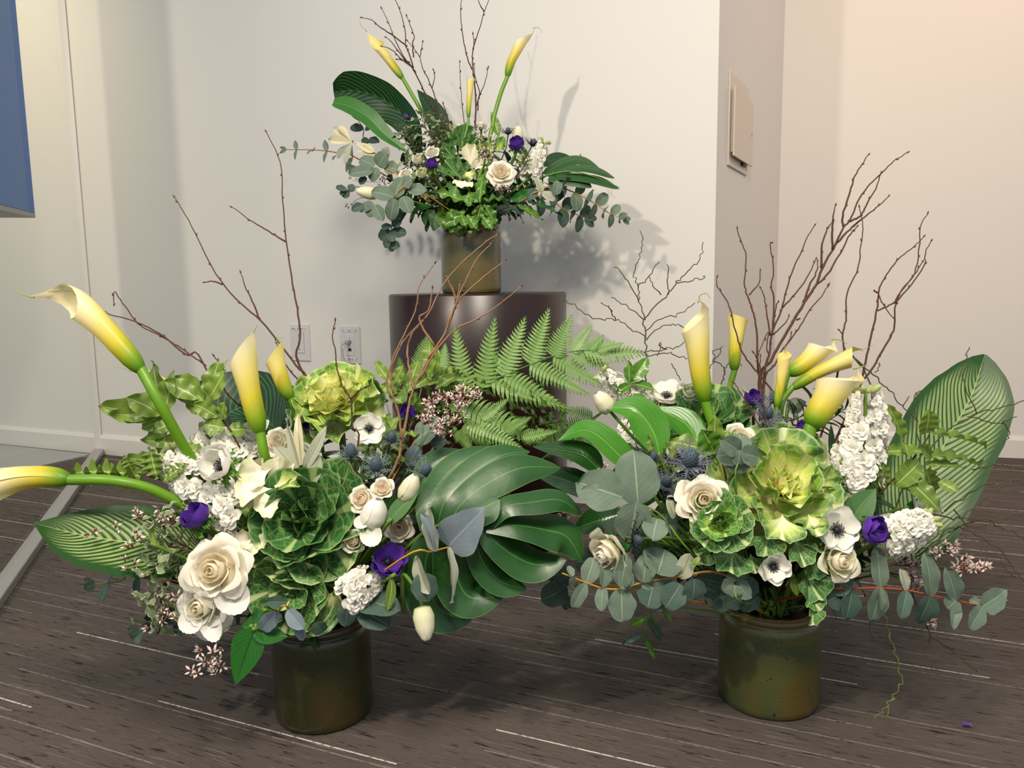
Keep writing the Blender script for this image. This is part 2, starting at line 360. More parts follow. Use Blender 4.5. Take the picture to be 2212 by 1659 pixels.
M['kale_y'] = kalemat('yellow_kale', '#eee79a', '#cfd765', '#6d9a34', '#f0ecb0', 0.45, 0.95)
M['kale_i'] = kalemat('inner_kale', '#f2ea9e', '#ebe48e', '#b4cb58', '#f6f2c4', 0.6, 1.02)
M['kale_c'] = kalemat('cream_kale', '#ece8b2', '#b9cd5e', '#4c8038', '#f0edc0', 0.42, 0.98)
M['kale_g'] = kalemat('green_kale', '#a8c256', '#4f803c', '#3a6c32', '#b9cf86', 0.05, 0.35, 6.0, vw=0.035)
M['kale_l'] = kalemat('lime_kale', '#cfe066', '#a3c94a', '#4f8a34', '#dfe7a0', 0.3, 0.8)
M['kale_w'] = kalemat('white_kale', '#efe9d2', '#eee8cc', '#dfe2b0', '#f4f0dc', 0.6, 0.98)
M['kale_d'] = kalemat('veined_kale', '#dfe59a', '#5c9440', '#38702e', '#dbe3a2', 0.10, 0.45, 9.0)
# ---------------------------------------------------------------- plant pieces (mesh data is shared between alike pieces)
CACHE = {}
PROF = {
 'ovate': [(0, .04), (.08, .24), (.2, .40), (.35, .49), (.5, .49), (.65, .42), (.8, .28), (.92, .12), (1, .0)],
 'round': [(0, .10), (.06, .26), (.16, .40), (.3, .49), (.45, .53), (.6, .52), (.75, .45), (.88, .33), (.96, .18), (1, .0)],
 'lance': [(0, .06), (.1, .2), (.3, .42), (.5, .5), (.7, .42), (.85, .25), (1, .0)],
 'spoon': [(0, .05), (.15, .14), (.35, .30), (.55, .45), (.72, .50), (.86, .40), (.95, .22), (1, .0)],
 'heart': [(0, .25), (.05, .42), (.15, .52), (.3, .55), (.5, .50), (.7, .38), (.88, .18), (1, .0)],
 'blunt': [(0, .05), (.1, .2), (.25, .36), (.5, .49), (.75, .52), (.88, .48), (.96, .36), (1, .22)],
 'obov': [(0, .30), (.12, .44), (.35, .50), (.6, .50), (.78, .42), (.9, .27), (.97, .12), (1, .02)],
 'paddle': [(0, .12), (.12, .36), (.3, .47), (.55, .51), (.75, .50), (.87, .41), (.95, .24), (1, .04)],
 'strap': [(0, .2), (.15, .42), (.4, .5), (.6, .48), (.8, .34), (.93, .14), (1, .0)]}
def leafmesh(kind, m, wave=0.0, freq=3.0, fold=0.15, droop=0.15, var=0, nu=6, nv=10):
    key = (kind, m, wave, freq, fold, droop, var)
    if key in CACHE: return CACHE[key]
    r = random.Random(hash((kind, var)) & 0xffff if False else 31 * var + len(kind)); ph = r.uniform(0, 6); tw = r.uniform(-.15, .15); dr = droop * r.uniform(.5, 1.5)
    tab = PROF[kind]
    def fn(u, v):
        wd = interp(tab, v) * 2
        x = u * wd * 0.5 * 1.0
        z = fold * abs(u) * wd * .5 - dr * v * v + wave * abs(u) ** 1.5 * sin(freq * 2 * pi * v + ph + (1.3 if u > 0 else 0)) + tw * u * v * .5
        x *= 1 + (.05 if wave else 0) * sin(freq * 2 * pi * v + ph) * abs(u)
        return (x, v, z)
    CACHE[key] = sheet(kind + '_leaf', nu, nv if not wave else max(nv, int(freq * 8)), fn, M[m]); return CACHE[key]
def kalemesh(m, var=0, frill=0.10, k=7, cup=0.25, spread=58, nu=30, nv=9, tip=0.0):
    key = ('kale', m, var, frill, k, cup, spread)
    if key in CACHE: return CACHE[key]
    r = random.Random(var * 7 + 3); p1, p2, p3 = r.uniform(0, 6), r.uniform(0, 6), r.uniform(0, 6)
    def fn(u, v):
        a = radians(spread) * u * (0.55 + 0.45 * v)
        rr = v * (1 - 0.30 * abs(u) ** 4) * (1 + 0.035 * v ** 6 * sin(k * 1.7 * u + p2) + 0.012 * v ** 8 * sin(29 * u + p3))
        x = rr * sin(a) * 1.0 * (0.25 + 0.75 * v ** .6); y = rr * cos(a)
        fr = frill * v ** 3.2 * (sin(k * u * 1.2 + p1) + 0.35 * sin(k * 2.6 * u + p2) * v * v) 
        z = cup * v * v + fr + 0.10 * (u * u) * v
        return (x, y - fr * .3, z)
    CACHE[key] = sheet('kale_leaf', nu, nv, fn, M[m]); return CACHE[key]
def petalmesh(tag, m, rho, zz, span, round_=0.28, wob=0.03, var=0, nu=8, nv=8, tipcurl=0.0):
    """petal of a cup: rho and zz are tables over v (0 base, 1 lip), span half-angle in radians"""
    key = (tag, m, var)
    if key in CACHE: return CACHE[key]
    r = random.Random(var * 13 + 5); p = r.uniform(0, 6); q = r.uniform(-.06, .06)
    def fn(u, v):
        vv = v * (1 - round_ * abs(u) ** 2.6)
        rr = interp(rho, vv); z = interp(zz, vv); wfac = min(1, .35 + 1.1 * v)
        th = u * span * wfac
        rr *= 1 + wob * v * v * sin(5 * u + p) + q * u
        z += wob * v * v * cos(4 * u + p) * .6 + tipcurl * v ** 6 * (1 - abs(u))
        return (rr * cos(th), rr * sin(th), z)
    CACHE[key] = sheet('petal', nu, nv, fn, M[m]); return CACHE[key]
def rotz(a): return Matrix.Rotation(a, 4, 'Z')
def roty(a): return Matrix.Rotation(a, 4, 'Y')
def rotx(a): return Matrix.Rotation(a, 4, 'X')
MOUTH = {}                                          # vase mouths: centre, radius
def mouthpt(g, spread=0.6):
    c, r = MOUTH[g]; a = R(0, 2 * pi); q = r * spread * sqrt(R(0, 1)); return c + V((cos(a) * q, sin(a) * q, -0.02))
def stem_to(T, p, dirv, g, rad, m, name='stem', bend=0.5, end=None):
    e = end or mouthpt(g); L = (e - p).length
    a = p + dirv * L * bend * .6; b = e + V((0, 0, L * .25)); pts = []
    for i in range(9):
        t = i / 8; pts.append(p * (1 - t) ** 3 + a * 3 * t * (1 - t) ** 2 + b * 3 * t * t * (1 - t) + e * t ** 3)
    pts.append(e - V((0, 0, .05))); part(name, tubemesh(name, pts, rad, rad, M[m]), T)
ROSE = [  # tag, material slot, rho table, z table, span, count, tilt, round
 ('core', 0, [(0, .05), (.5, .10), (1, .055)], [(0, 0), (.5, .36), (1, .66)], 1.9, 3, 0, .12),
 ('in1', 0, [(0, .06), (.5, .19), (.85, .18), (1, .14)], [(0, 0), (.5, .30), (.85, .60), (1, .67)], 1.25, 4, 0, .18),
 ('in2', 0, [(0, .07), (.5, .29), (.85, .30), (1, .29)], [(0, 0), (.5, .24), (.85, .56), (1, .63)], 1.0, 5, 0, .22),
 ('mid', 1, [(0, .08), (.45, .40), (.8, .46), (1, .53)], [(0, 0), (.45, .17), (.8, .48), (1, .52)], .85, 5, 0, .26),
 ('out1', 1, [(0, .08), (.4, .48), (.75, .62), (.92, .74), (1, .80)], [(0, -.02), (.4, .08), (.75, .33), (.92, .36), (1, .30)], .74, 5, 0, .30),
 ('out2', 1, [(0, .08), (.4, .52), (.75, .78), (.92, .95), (1, 1.02)], [(0, -.06), (.4, -.02), (.75, .14), (.92, .13), (1, .05)], .66, 6, 0, .32)]
def rose(label, x, y, d, r, face, g, mats=('apricot', 'cream'), layers=6, group=None, name='rose', catg='flower', open_=1.0, sepals=True, stem=True, outer=None):
    r = r * d / F; c = P(x, y, d); z = D(*face); Mx = basis(c, z, V((R(-.3, .3), R(-.3, .3), 1)), r)
    T = thing(name, label, catg, c - z * r * .5, group)
    for li, (tag, ms, rho, zz, span, n, tl, ro) in enumerate(ROSE[:layers]):
        k = (1.0 if layers == 6 else 1.02 / rho[-1][1] if layers < 6 and rho[-1][1] > .5 else 1.0 / ROSE[layers - 1][2][-1][1])
        for i in range(n):
            me = petalmesh('rose' + tag, mats[ms if not outer or li < layers - 2 else 1], rho, zz, span, ro, .05, i % 3)
            a = 2 * pi * i / n + li * 1.1 + R(-.15, .15); s = R(.94, 1.06); kk = 1.0 / ROSE[layers - 1][2][-1][1]
            part('petal', me, T, Mx @ Matrix.Translation((0, 0, -.35 * kk)) @ rotz(a) @ roty(R(-.03, .06) * open_) @ Matrix.Diagonal((s * kk, s * kk, s * kk, 1)))
    b = c - Mx.to_3x3() @ V((0, 0, .42 + (0 if layers > 4 else .25)))
    if sepals:
        for i in range(5):
            part('sepal', leafmesh('lance', 'rosel' if name == 'rose' else 'pitd', droop=.3), T, Mx @ Matrix.Translation((0, 0, -.45)) @ rotz(i * 1.257) @ rotx(.2) @ Matrix.Diagonal((.5, .75, .75, 1)))
    if stem: stem_to(T, b, -z, g, .0028, 'stem')
    return T
def anemone(label, x, y, d, r, face, g, m='white', openness=1.0, group=None, n=8, center=True):
    r = r * d / F; c = P(x, y, d); z = D(*face); Mx = basis(c, z, V((R(-.3, .3), .2, 1)), r)
    T = thing('anemone', label, 'flower', c - z * r * .4, group)
    hi = .28 + (1 - openness) * .95; ro = 1.0 - (1 - openness) * .42
    t1 = ([(0, .06), (.3, .42 * (ro + .1)), (.7, .84 * ro), (1, ro)], [(0, 0), (.3, .06), (.7, .5 * hi), (1, hi)])
    t2 = ([(0, .06), (.3, .34 * (ro + .1)), (.7, .70 * ro), (1, .86 * ro)], [(0, .03), (.3, .11), (.7, .5 * hi + .1), (1, hi + .10)])
    if openness < .6: t1[0][-1] = (1, ro * .82); t2[0][-1] = (1, ro * .6)
    for k, (tt, nn) in enumerate(((t1, n // 2 + 1), (t2, n // 2))):
        for i in range(nn):
            me = petalmesh('anem%d%.2f' % (k, openness), m, tt[0], tt[1], .80 if openness > .6 else .9, .34, .07, i % 3, 8, 7)
            a = 2 * pi * i / nn + k * .6 + R(-.12, .12); s = R(.92, 1.08)
            part('petal', me, T, Mx @ Matrix.Translation((0, 0, -.25)) @ rotz(a) @ roty(R(-.12, .10)) @ Matrix.Diagonal((s, s, s, 1)))
    if center:
        key = 'anecentre'
        if key not in CACHE:
            b = MB(); b.ball((0, 0, .08), (.15, .15, .12), None, 10, 7); CACHE['anec'] = b.build('flower_centre', M['anth'])
            b = MB(); rr = random.Random(4)
            for i in range(54):
                a = i * 2.399; q = .19 + .13 * (i % 5) / 4; h = .10 + rr.uniform(0, .06)
                p0 = V((cos(a) * .12, sin(a) * .12, .03)); p1 = V((cos(a) * q, sin(a) * q, h)); b.tube([p0, p1], [.008, .008], 3, False)
                b.ball(p1, (.022, .022, .03), None, 5, 4)
            CACHE[key] = b.build('stamens', M['anthr'])
        part('flower_centre', CACHE['anec'], T, Mx @ Matrix.Translation((0, 0, -.20)), 'black domed centre')
        part('stamens', CACHE[key], T, Mx @ Matrix.Translation((0, 0, -.20)), 'ring of dark purple stamens')
    for i in range(7):                                # feathery collar below the petals
        part('collar_leaf', leafmesh('lance', 'pitd', .12, 4, droop=.2), T, Mx @ Matrix.Translation((0, 0, -.45)) @ rotz(i * .9) @ rotx(R(-.1, .5)) @ Matrix.Diagonal((.35, .85, .8, 1)))
    stem_to(T, c - z * r * .3, -z, g, .0024, 'stem'); return T
def tulip(label, p0, p1, d, wd, g, m='ivory', group=None, leaf=True, end=None):
    """p0 base pixel of the bloom, p1 its tip, wd width in pixels"""
    a = P(p0[0], p0[1], d); b = P(p1[0], p1[1], d - .01); L = (b - a).length; z = (b - a) / L; Wm = wd * d / F
    Mx = basis(a, z, C2W @ V((0, 0, 1)), (Wm, Wm, L)); T = thing('tulip', label, 'flower', a, group)
    for k in range(2):
        for i in range(3):
            me = petalmesh('tulip%d' % k, m, [(0, .06), (.18, .36 - .03 * k), (.42, .47 - .04 * k), (.7, .40 - .04 * k), (.9, .22), (1, .10)], [(0, 0), (.18, .05), (.42, .32), (.7, .68), (.9, .93), (1, 1.0)], 1.12, .20, .02, i, 10, 12)
            part('petal', me, T, Mx @ rotz(i * 2.094 + k * 1.047 + .3))
    stem_to(T, a, -z, g, .0026, 'stem', end=end); return T
def calla(label, pts, d, wd, g, mouth=(0, 0, 1), tail=None, stem=None, m='calla', flare=1.0, group=None, dd=0.0, cut=.32, d1=None):
    """pts: pixels from the foot of the bloom to its lip, wd lip width px; tail: pixels of the pointed tip"""
    d1 = d if d1 is None else d1
    n = len(pts); c = cat([P(x, y, d + (d1 - d) * i / (n - 1)) for i, (x, y) in enumerate(pts)], 8)
    acc = [0.0]
    for a, b in zip(c, c[1:]): acc.append(acc[-1] + (b - a).length)
    L = acc[-1]; rad = wd * d / F * .5
    view = D(*mouth)
    def at(s):
        s = max(0.0, s) * L
        if s >= L: t = (c[-1] - c[-2]).normalized(); return c[-1] + t * (s - L), t
        for i in range(len(c) - 1):
            if s <= acc[i + 1]:
                f = (s - acc[i]) / max(1e-9, acc[i + 1] - acc[i]); return c[i].lerp(c[i + 1], f), (c[min(i + 2, len(c) - 1)] - c[max(0, i - 1)]).normalized()
        return c[-1], (c[-1] - c[-2]).normalized()
    tipp = [P(x, y, d1 + .003) for x, y in tail] if tail else []
    # back of the spathe (theta 0) points away from `mouth`; the tail grows from it
    if tail:
        bd = (tipp[0] - c[-1]); bd = bd - at(1)[1] * bd.dot(at(1)[1])
        bk = bd.normalized() if bd.length > 1e-5 else -view
    else: bk = -view
    tab = [(0, .32), (.04, .46), (.12, .60), (.25, .66), (.45, .70), (.65, .80), (.82, .94), (.94, 1.12 * flare), (1, 1.32 * flare)]
    T = thing('calla_lily', label, 'flower', c[0], group)
    def fn(u, v):
        th = u * (pi + .55)
        back = .5 + .5 * cos(max(-pi, min(pi, th)))
        ext = (1 - cut * (1 - back)) ; s = v * ext
        o, t = at(s)
        e1 = bk - t * bk.dot(t); e1.normalize(); e2 = t.cross(e1)
        rr = interp(tab, s) * rad * (1 - .16 * max(0, u) * v) + (.10 * rad * v ** 4 * (1 - back))
        rr *= 1 + .03 * sin(3 * th + 1) * v
        p = o + (e1 * cos(th) + e2 * sin(th)) * rr
        if tail and v > .88:                           # draw the back edge into the tip
            k = ((v - .88) / .12) ** 1.5 * max(0.0, 1 - abs(th) / .85) ** 1.3
            p = p.lerp(tipp[0], k)
        return p
    me = sheet('spathe', 22, 18, fn, M[m]); part('spathe', me, T)
    if tail:
        tp = cat([at(.97)[0].lerp(tipp[0], .8), *tipp], 5) if len(tipp) > 1 else [tipp[0], tipp[0] + (tipp[0] - c[-1]) * .3]
        part('spathe_tip', tubemesh('spathe_tip', tp, rad * .06, rad * .02, M['callatip']), T, None, 'thin curled green tip')
    sp = [at(s)[0] for s in (.08, .3, .5, .62)]; part('spadix', tubemesh('spadix', sp, rad * .22, rad * .14, M['callay']), T, None, 'yellow spadix inside the rolled spathe')
    tb = (c[1] - c[0]).normalized(); sr = rad * .33
    if stem:
        q = [c[0] + tb * rad * .3, c[0] - tb * rad * .1] + [P(*s) if len(s) == 3 else P(s[0], s[1], d) for s in stem]
        q = cat(q, 5); e = mouthpt(g, .4); last = q[-1]
        q += [last.lerp(e, t) for t in (.35, .7, 1)]
    else:
        e = mouthpt(g, .4); q = cat([c[0] + tb * rad * .3, c[0] - tb * rad * 2, c[0].lerp(e, .5), e], 5)
    part('stem', tubemesh('stem', q, sr, sr, M['callastem'], 10), T); return T
def stock(label, pts, d, wd, g, n=34, m='white', group=None, buds=7, face=(0, .1, 1), fr=17):
    """pts axis pixels base -> tip, wd px width of the flower spike"""
    c = cat([P(x, y, d) for x, y in pts], 5); T = thing('stock_flower', label, 'flower', c[0], group)
    v_ = D(*face)
    for k in range(3):
        key = ('stockf', m, k)
        if key not in CACHE:
            b = MB(); rr = random.Random(k + 2)
            for i in range(13):
                lay_ = i / 13; a = i * 2.399 + rr.uniform(-.2, .2); tilt = .25 + lay_ * 1.15; s = .45 + .5 * lay_
                Mq = rotz(a) @ roty(tilt)
                vs, fs = [], []
                for jj in range(4):
                    for ii in range(5):
                        u = -1 + ii / 2; v = jj / 3
                        x = .10 * u; wd_ = (.12 + .42 * v ** .8 * (1 - .35 * max(0, v - .7) / .3)) * s
                        vs.append(Mq @ V((-(.10 * sin(3 * u + i)) * v * s + .15 * v * v * s, u * wd_, v * s * (1 - .18 * u * u))))
                for jj in range(3):
                    for ii in range(4): fs.append((jj * 5 + ii, jj * 5 + ii + 1, jj * 5 + ii + 6, jj * 5 + ii + 5))
                b.add(vs, fs, [((ii) / 4, jj / 3) for jj in range(4) for ii in range(5)])
            CACHE[key] = b.build('floret', M[m])
    ln = len(c)
    for i in range(n):
        t = (i + .5) / n; j = min(ln - 2, int(t * (ln - 1))); p = c[j].lerp(c[j + 1], t * (ln - 1) - j)
        ax = (c[j + 1] - c[j]).normalized(); q = ax.orthogonal(); q.rotate(Quaternion(ax, i * 2.399 + R(-.3, .3)))
        if q.dot(v_) < -.35: q = (q + v_ * 1.1).normalized()
        tp = 1 - .45 * t ** 2; rr = (wd * .5 - fr * .55) * d / F * tp
        dirv = (q + ax * .25 + v_ * .15).normalized(); s = fr * d / F * tp * R(.85, 1.12)
        part('floret', CACHE[('stockf', m, i % 3)], T, basis(p + q * max(0.001, rr) - dirv * s * .4, dirv, ax, s * 1.15))
    if buds:
        if 'budm' not in CACHE: b = MB(); b.ball((0, 0, .5), (.28, .28, .55), None, 7, 6); CACHE['budm'] = b.build('bud', M['green_petal'])
        ax = (c[-1] - c[-2]).normalized()
        for i in range(buds):
            q = ax.orthogonal(); q.rotate(Quaternion(ax, i * 2.399)); dv = (ax * R(.4, 1.2) + q).normalized()
            part('bud', CACHE['budm'], T, basis(c[-1] + q * fr * .3 * d / F, dv, None, fr * .9 * d / F))
    st = [c[-1], c[len(c) // 2], c[0]]; e = mouthpt(g); st += [c[0].lerp(e, .5), e]; part('stem', tubemesh('stem', cat(st, 4), .0022, .0032, M['stem']), T)
    return T
def thistle(label, x, y, d, r, axis, g, bm='thistle', n=14, br=2.6, group=None, mb='thistleb'):
    r = r * d / F; c = P(x, y, d); z = D(*axis); Mx = basis(c, z, None, r); T = thing('sea_holly', label, 'flower', c - z * r, group)
    if 'thhead' not in CACHE:
        b = MB(); b.ball((0, 0, 0), (.78, .78, 1.1), None, 12, 10)
        for i in range(110):
            t = (i + .5) / 110; zz = 1 - 2 * t * .92; rr = sqrt(max(0, 1 - zz * zz)); a = i * 2.399
            p = V((.8 * rr * cos(a), .8 * rr * sin(a), 1.12 * zz)); nn = V((p.x, p.y, p.z * .6)).normalized()
            q = basis(p, nn, None, 1)
            b.add([q @ V((.085, 0, 0)), q @ V((-.045, .075, 0)), q @ V((-.045, -.075, 0)), q @ V((0, 0, .19))], [(0, 1, 3), (1, 2, 3), (2, 0, 3)])
        CACHE['thhead'] = b.build('flower_head', M['thistle'], False)
    if ('thbr', mb) not in CACHE:
        b = MB(); vs = []; fs = []
        for i in range(8):
            v = i / 7; wv = .05 * (1 - v) + .012
            for s in (-1, 1):
                vs.append((s * wv, v, .12 * v * v)); 
        for i in range(7): fs.append((2 * i, 2 * i + 1, 2 * i + 3, 2 * i + 2))
        b.add(vs, fs)
        for i in range(1, 7):                           # spines
            for s in (-1, 1):
                v = i / 7; o = V((s * .04, v, .12 * v * v)); b.add([o, o + V((0, .05, 0)), o + V((s * (.20 * (1 - v * .5)), .13, .05 * (1 if i % 2 else -1)))], [(0, 1, 2)])
        CACHE[('thbr', mb)] = b.build('spiny_bract', M[mb])
    part('flower_head', CACHE['thhead'], T, Mx, 'cone-shaped blue-grey head')
    for i in range(n):
        ml = br * R(.7, 1.15); part('spiny_bract', CACHE[('thbr', mb)], T, Mx @ Matrix.Translation((0, 0, -.9)) @ rotz(i * 2 * pi / n + R(-.1, .1)) @ rotx(R(.0, .5)) @ Matrix.Diagonal((ml * 1.3, ml, ml, 1)))
    stem_to(T, c - z * r, -z, g, .0016, 'stemd'); return T
def kale(label, x, y, d, r, face, g, mats, group=None, rings=((5, .42, 1.05), (7, .72, .55), (8, 1.0, .12)), frill=.06, k=7, core='kale_y', corn=7, name='ornamental_kale'):
    """rings: (count, leaf length, lift angle) with mats[i]"""
    r = r * d / F; c = P(x, y, d); z = D(*face); Mx = basis(c, z, V((0, 0, 1)), r); T = thing(name, label, 'plant', c - z * r * .5, group)
    for i in range(corn):
        me = kalemesh(core, i % 3, frill * 1.6, k, .1, 50)
        part('leaf', me, T, Mx @ rotz(i * 2.399) @ Matrix.Translation((0, .03, -.2)) @ rotx(1.25 - .05 * i) @ Matrix.Diagonal((.36, .36 + .02 * i, .36, 1)))
    for ri, (n, ln, lift) in enumerate(rings):
        for i in range(n):
            me = kalemesh(mats[ri % len(mats)], (i + ri) % 4, frill, k, .28, 58)
            s = ln * R(.9, 1.1); a = 2 * pi * i / n + ri * .5 + R(-.12, .12)
            part('leaf', me, T, Mx @ rotz(a) @ Matrix.Translation((0, .05, -.22 - .06 * ri)) @ rotx(lift + R(-.1, .1)) @ rotz(R(-.1, .1)) @ Matrix.Diagonal((s, s, s, 1)))
    stem_to(T, c - z * r * .25, -z, g, .006, 'stem'); return T
def bigleaf(label, path, wd, d, m, g=None, kind='ovate', fold=.25, nrm=(0, .45, 1), name='leaf_stem', catg='leaf', parent=None, wave=0.0, freq=3, bow=0.0, nu=10, nv=24, pname='leaf_blade', group=None, stempts=None, mid=None, roll=0.0, plabel=None, stem_m='stem', sr=.003):
    """one large leaf along pixel path base -> tip (x, y[, depth]); wd px"""
    pt = [P(q[0], q[1], q[2] if len(q) > 2 else d) for q in path]; c = cat(pt, 8); n = len(c) - 1; tab = PROF[kind]; N = D(*nrm); wm = wd * d / F
    def fn(u, v):
        f = v * n; i = min(n - 1, int(f)); p = c[i].lerp(c[i + 1], f - i); t = (c[min(n, i + 2)] - c[max(0, i - 1)]).normalized()
        nn = N - t * N.dot(t); nn.normalize(); x = t.cross(nn)
        if roll: x.rotate(Quaternion(t, roll * v)); nn.rotate(Quaternion(t, roll * v))
        wv = interp(tab, v) * wm; au = abs(u)
        return p + x * u * wv * (1 - .12 * fold * au) + nn * (fold * au * wv - bow * u * u * wv + wave * wm * au ** 1.5 * sin(freq * 2 * pi * v + (1.2 if u > 0 else 0)))
    me = sheet(pname, nu, nv, fn, M[m])
    if parent is not None: part(pname, me, parent, None, plabel); return parent
    T = thing(name, label, catg, c[0], group); part(pname, me, T)
    e = mouthpt(g, .6); q = ([P(s[0], s[1], s[2] if len(s) > 2 else d) for s in stempts] if stempts else [])
    part('petiole', tubemesh('petiole', cat([c[0].lerp(c[1], .5), c[0]] + q + [(q[-1] if q else c[0]).lerp(e, .5), e], 4), sr * .8, sr, M[stem_m]), T); return T
def twigpart(T, name, pts, r0, r1, m): return part(name, tubemesh(name, pts, r0, r1, M[m], 6), T)
def budmesh(m='bud'):
    if ('tb', m) not in CACHE:
        b = MB(); rr = [0, .8, 1, .75, .35, 0.02]; b.tube([V((0, 0, z)) for z in (0, .5, 1.2, 2.2, 3.4, 4.2)], [x + .02 for x in rr], 6); CACHE[('tb', m)] = b.build('bud', M[m])
    return CACHE[('tb', m)]
def branch(label, g, d, paths, r0=.0022, m='bark', group=None, name='bare_twig', budstep=.045, r1=.0007, base=True, jit=.0014, budm='bud', bs=1.0):
    """paths: pixel polylines base -> tip; the first is the main stem"""
    T = None
    for pi_, pth in enumerate(paths):
        off = R(-.03, .03) if pi_ else 0
        pts = [P(q[0], q[1], q[2] if len(q) > 2 else d + off * i / len(pth)) for i, q in enumerate(pth)]
        if T is None: T = thing(name, label, 'twig', pts[0], group)
        if pi_ == 0 and base: e = mouthpt(g, .5); pts = [e, e.lerp(pts[0], .5) + V((0, 0, .01))] + pts
        c = cat(pts, 5)
        if jit: c = [c[0]] + [p + V((R(-1, 1), R(-1, 1), R(-1, 1))) * jit * .5 for p in c[1:]]
        ra = r0 if pi_ == 0 else r0 * .68
        twigpart(T, 'branch' if pi_ == 0 else 'side_shoot', c, ra, r1, m)
        if budstep:
            acc = 0; nx = budstep * R(.3, 1); s = .0012 * bs
            st = 8 if (pi_ == 0 and base) else 1; fl = 1
            for i in range(st, len(c) - 1):
                acc += (c[i + 1] - c[i]).length
                if acc > nx:
                    t = (c[i + 1] - c[i]).normalized(); q = (C2W @ V((1, 0, 0))) * fl; q = (q - t * q.dot(t)).normalized(); fl = -fl
                    part('bud', budmesh(budm), T, basis(c[i] + q * .0006, (t + q * .45).normalized(), None, s)); nx = acc + budstep * R(.6, 1.3)
            t = (c[-1] - c[-2]).normalized(); part('bud', budmesh(budm), T, basis(c[-1] - t * .002, t, None, s * 1.15))
    return T
def euc(label, g, d, path, s0, s1, n, m='euc', sm='stemo', kind='round', group=None, asp=.85, base=True, spread=1.0, name='eucalyptus_branch', sr=.0015, tip=True, catg='branch', roll0=0.0):
    pts = [P(q[0], q[1], q[2] if len(q) > 2 else d) for q in path]; T = thing(name, label, catg, pts[0], group)
    full = ([mouthpt(g, .7)] + pts) if base else pts
    part('stem', tubemesh('stem', cat(full, 5), sr * 1.2, sr * .5, M[sm]), T)
    c = cat(pts, 8); N = len(c) - 1; vw = C2W @ V((0, 0, 1))
    for i in range(n):
        t = (i + .4) / n; f = t * N; j = min(N - 1, int(f)); p = c[j].lerp(c[j + 1], f - j); ax = (c[j + 1] - c[j]).normalized(); side = vw.cross(ax).normalized()
        an = (i % 2) * pi / 2 * .75 + R(-.3, .3) + roll0; s = (s0 + (s1 - s0) * t) * d / F
        for k in (0, 1):
            q = side.copy(); q.rotate(Quaternion(ax, an + k * pi)); ld = (q * spread + ax * R(.25, .6)).normalized()
            nrm = (ax * .6 + vw * .8 + V((R(-.4, .4), R(-.3, .3), R(0, .6)))).normalized(); ss = s * R(.85, 1.15)
            part('leaf', leafmesh(kind, m, 0, 3, .12, .18, (i + k) % 3), T, lay(p, p + ld * ss, nrm, ss * asp))
    if tip:
        ax = (c[-1] - c[-2]).normalized(); ss = s1 * d / F
        for k in (-1, 1): part('leaf', leafmesh(kind, m, 0, 3, .12, .18, 1), T, lay(c[-1], c[-1] + (ax + vw.cross(ax) * .4 * k).normalized() * ss * .8, vw, ss * asp * .7))
    return T
def sprig(label, g, d, path, leaves, m, kind='lance', sm='stemb', wave=.045, freq=3.0, group=None, name='foliage_sprig', catg='branch', base=True, sr=.0014, fold=.15, dvar=.02, droop=.15):
    """explicit leaves: (x0, y0, x1, y1, width px) with optional normal u, and optional material"""
    pts = [P(q[0], q[1], q[2] if len(q) > 2 else d) for q in path]; T = thing(name, label, catg, pts[0], group)
    full = ([mouthpt(g, .7)] + pts) if base else pts
    part('stem', tubemesh('stem', cat(full, 5), sr * 1.2, sr * .7, M[sm]), T)
    for i, l in enumerate(leaves):
        a = P(l[0], l[1], d - .004); b = P(l[2], l[3], d + R(-dvar, dvar) - .004)
        nr = D(R(-.35, .35), R(.1, .8), 1) if len(l) < 6 or l[5] is None else D(*l[5])
        part('leaf', leafmesh(kind, l[6] if len(l) > 6 else m, wave, freq, fold, droop * .6, i % 4, 6, 12), T, lay(a, b, nr, l[4] * d / F))
    return T
def autosprig(label, g, d, path, n, ln, wr, m, kind='lance', sm='stemb', wave=.045, freq=3.0, group=None, name='foliage_sprig', spread=.9, up=.5, base=True, sr=.0013, whorl=0):
    pts = [P(q[0], q[1], q[2] if len(q) > 2 else d) for q in path]; T = thing(name, label, 'branch', pts[0], group)
    full = ([mouthpt(g, .7)] + pts) if base else pts
    part('stem', tubemesh('stem', cat(full, 5), sr * 1.2, sr * .5, M[sm]), T)
    c = cat(pts, 8); N = len(c) - 1; vw = C2W @ V((0, 0, 1))
    for i in range(n):
        t = (i + .6) / n if not whorl else (1 - (i % whorl) * .05 - (i // whorl) * .33); f = max(0, min(.999, t)) * N; j = min(N - 1, int(f)); p = c[j].lerp(c[j + 1], f - j); ax = (c[j + 1] - c[j]).normalized()
        q = ax.orthogonal(); q.rotate(Quaternion(ax, i * 2.399 + R(-.3, .3))); ld = (q * spread + ax * up + V((0, 0, .15))).normalized()
        L = ln * d / F * R(.75, 1.15); nrm = (ax * .8 + vw * .6 + V((R(-.3, .3), R(-.3, .3), R(.2, .8)))).normalized()
        part('leaf', leafmesh(kind, m, wave, freq, .15, .15, i % 4, 6, 12), T, lay(p, p + ld * L, nrm, L * wr))
    return T
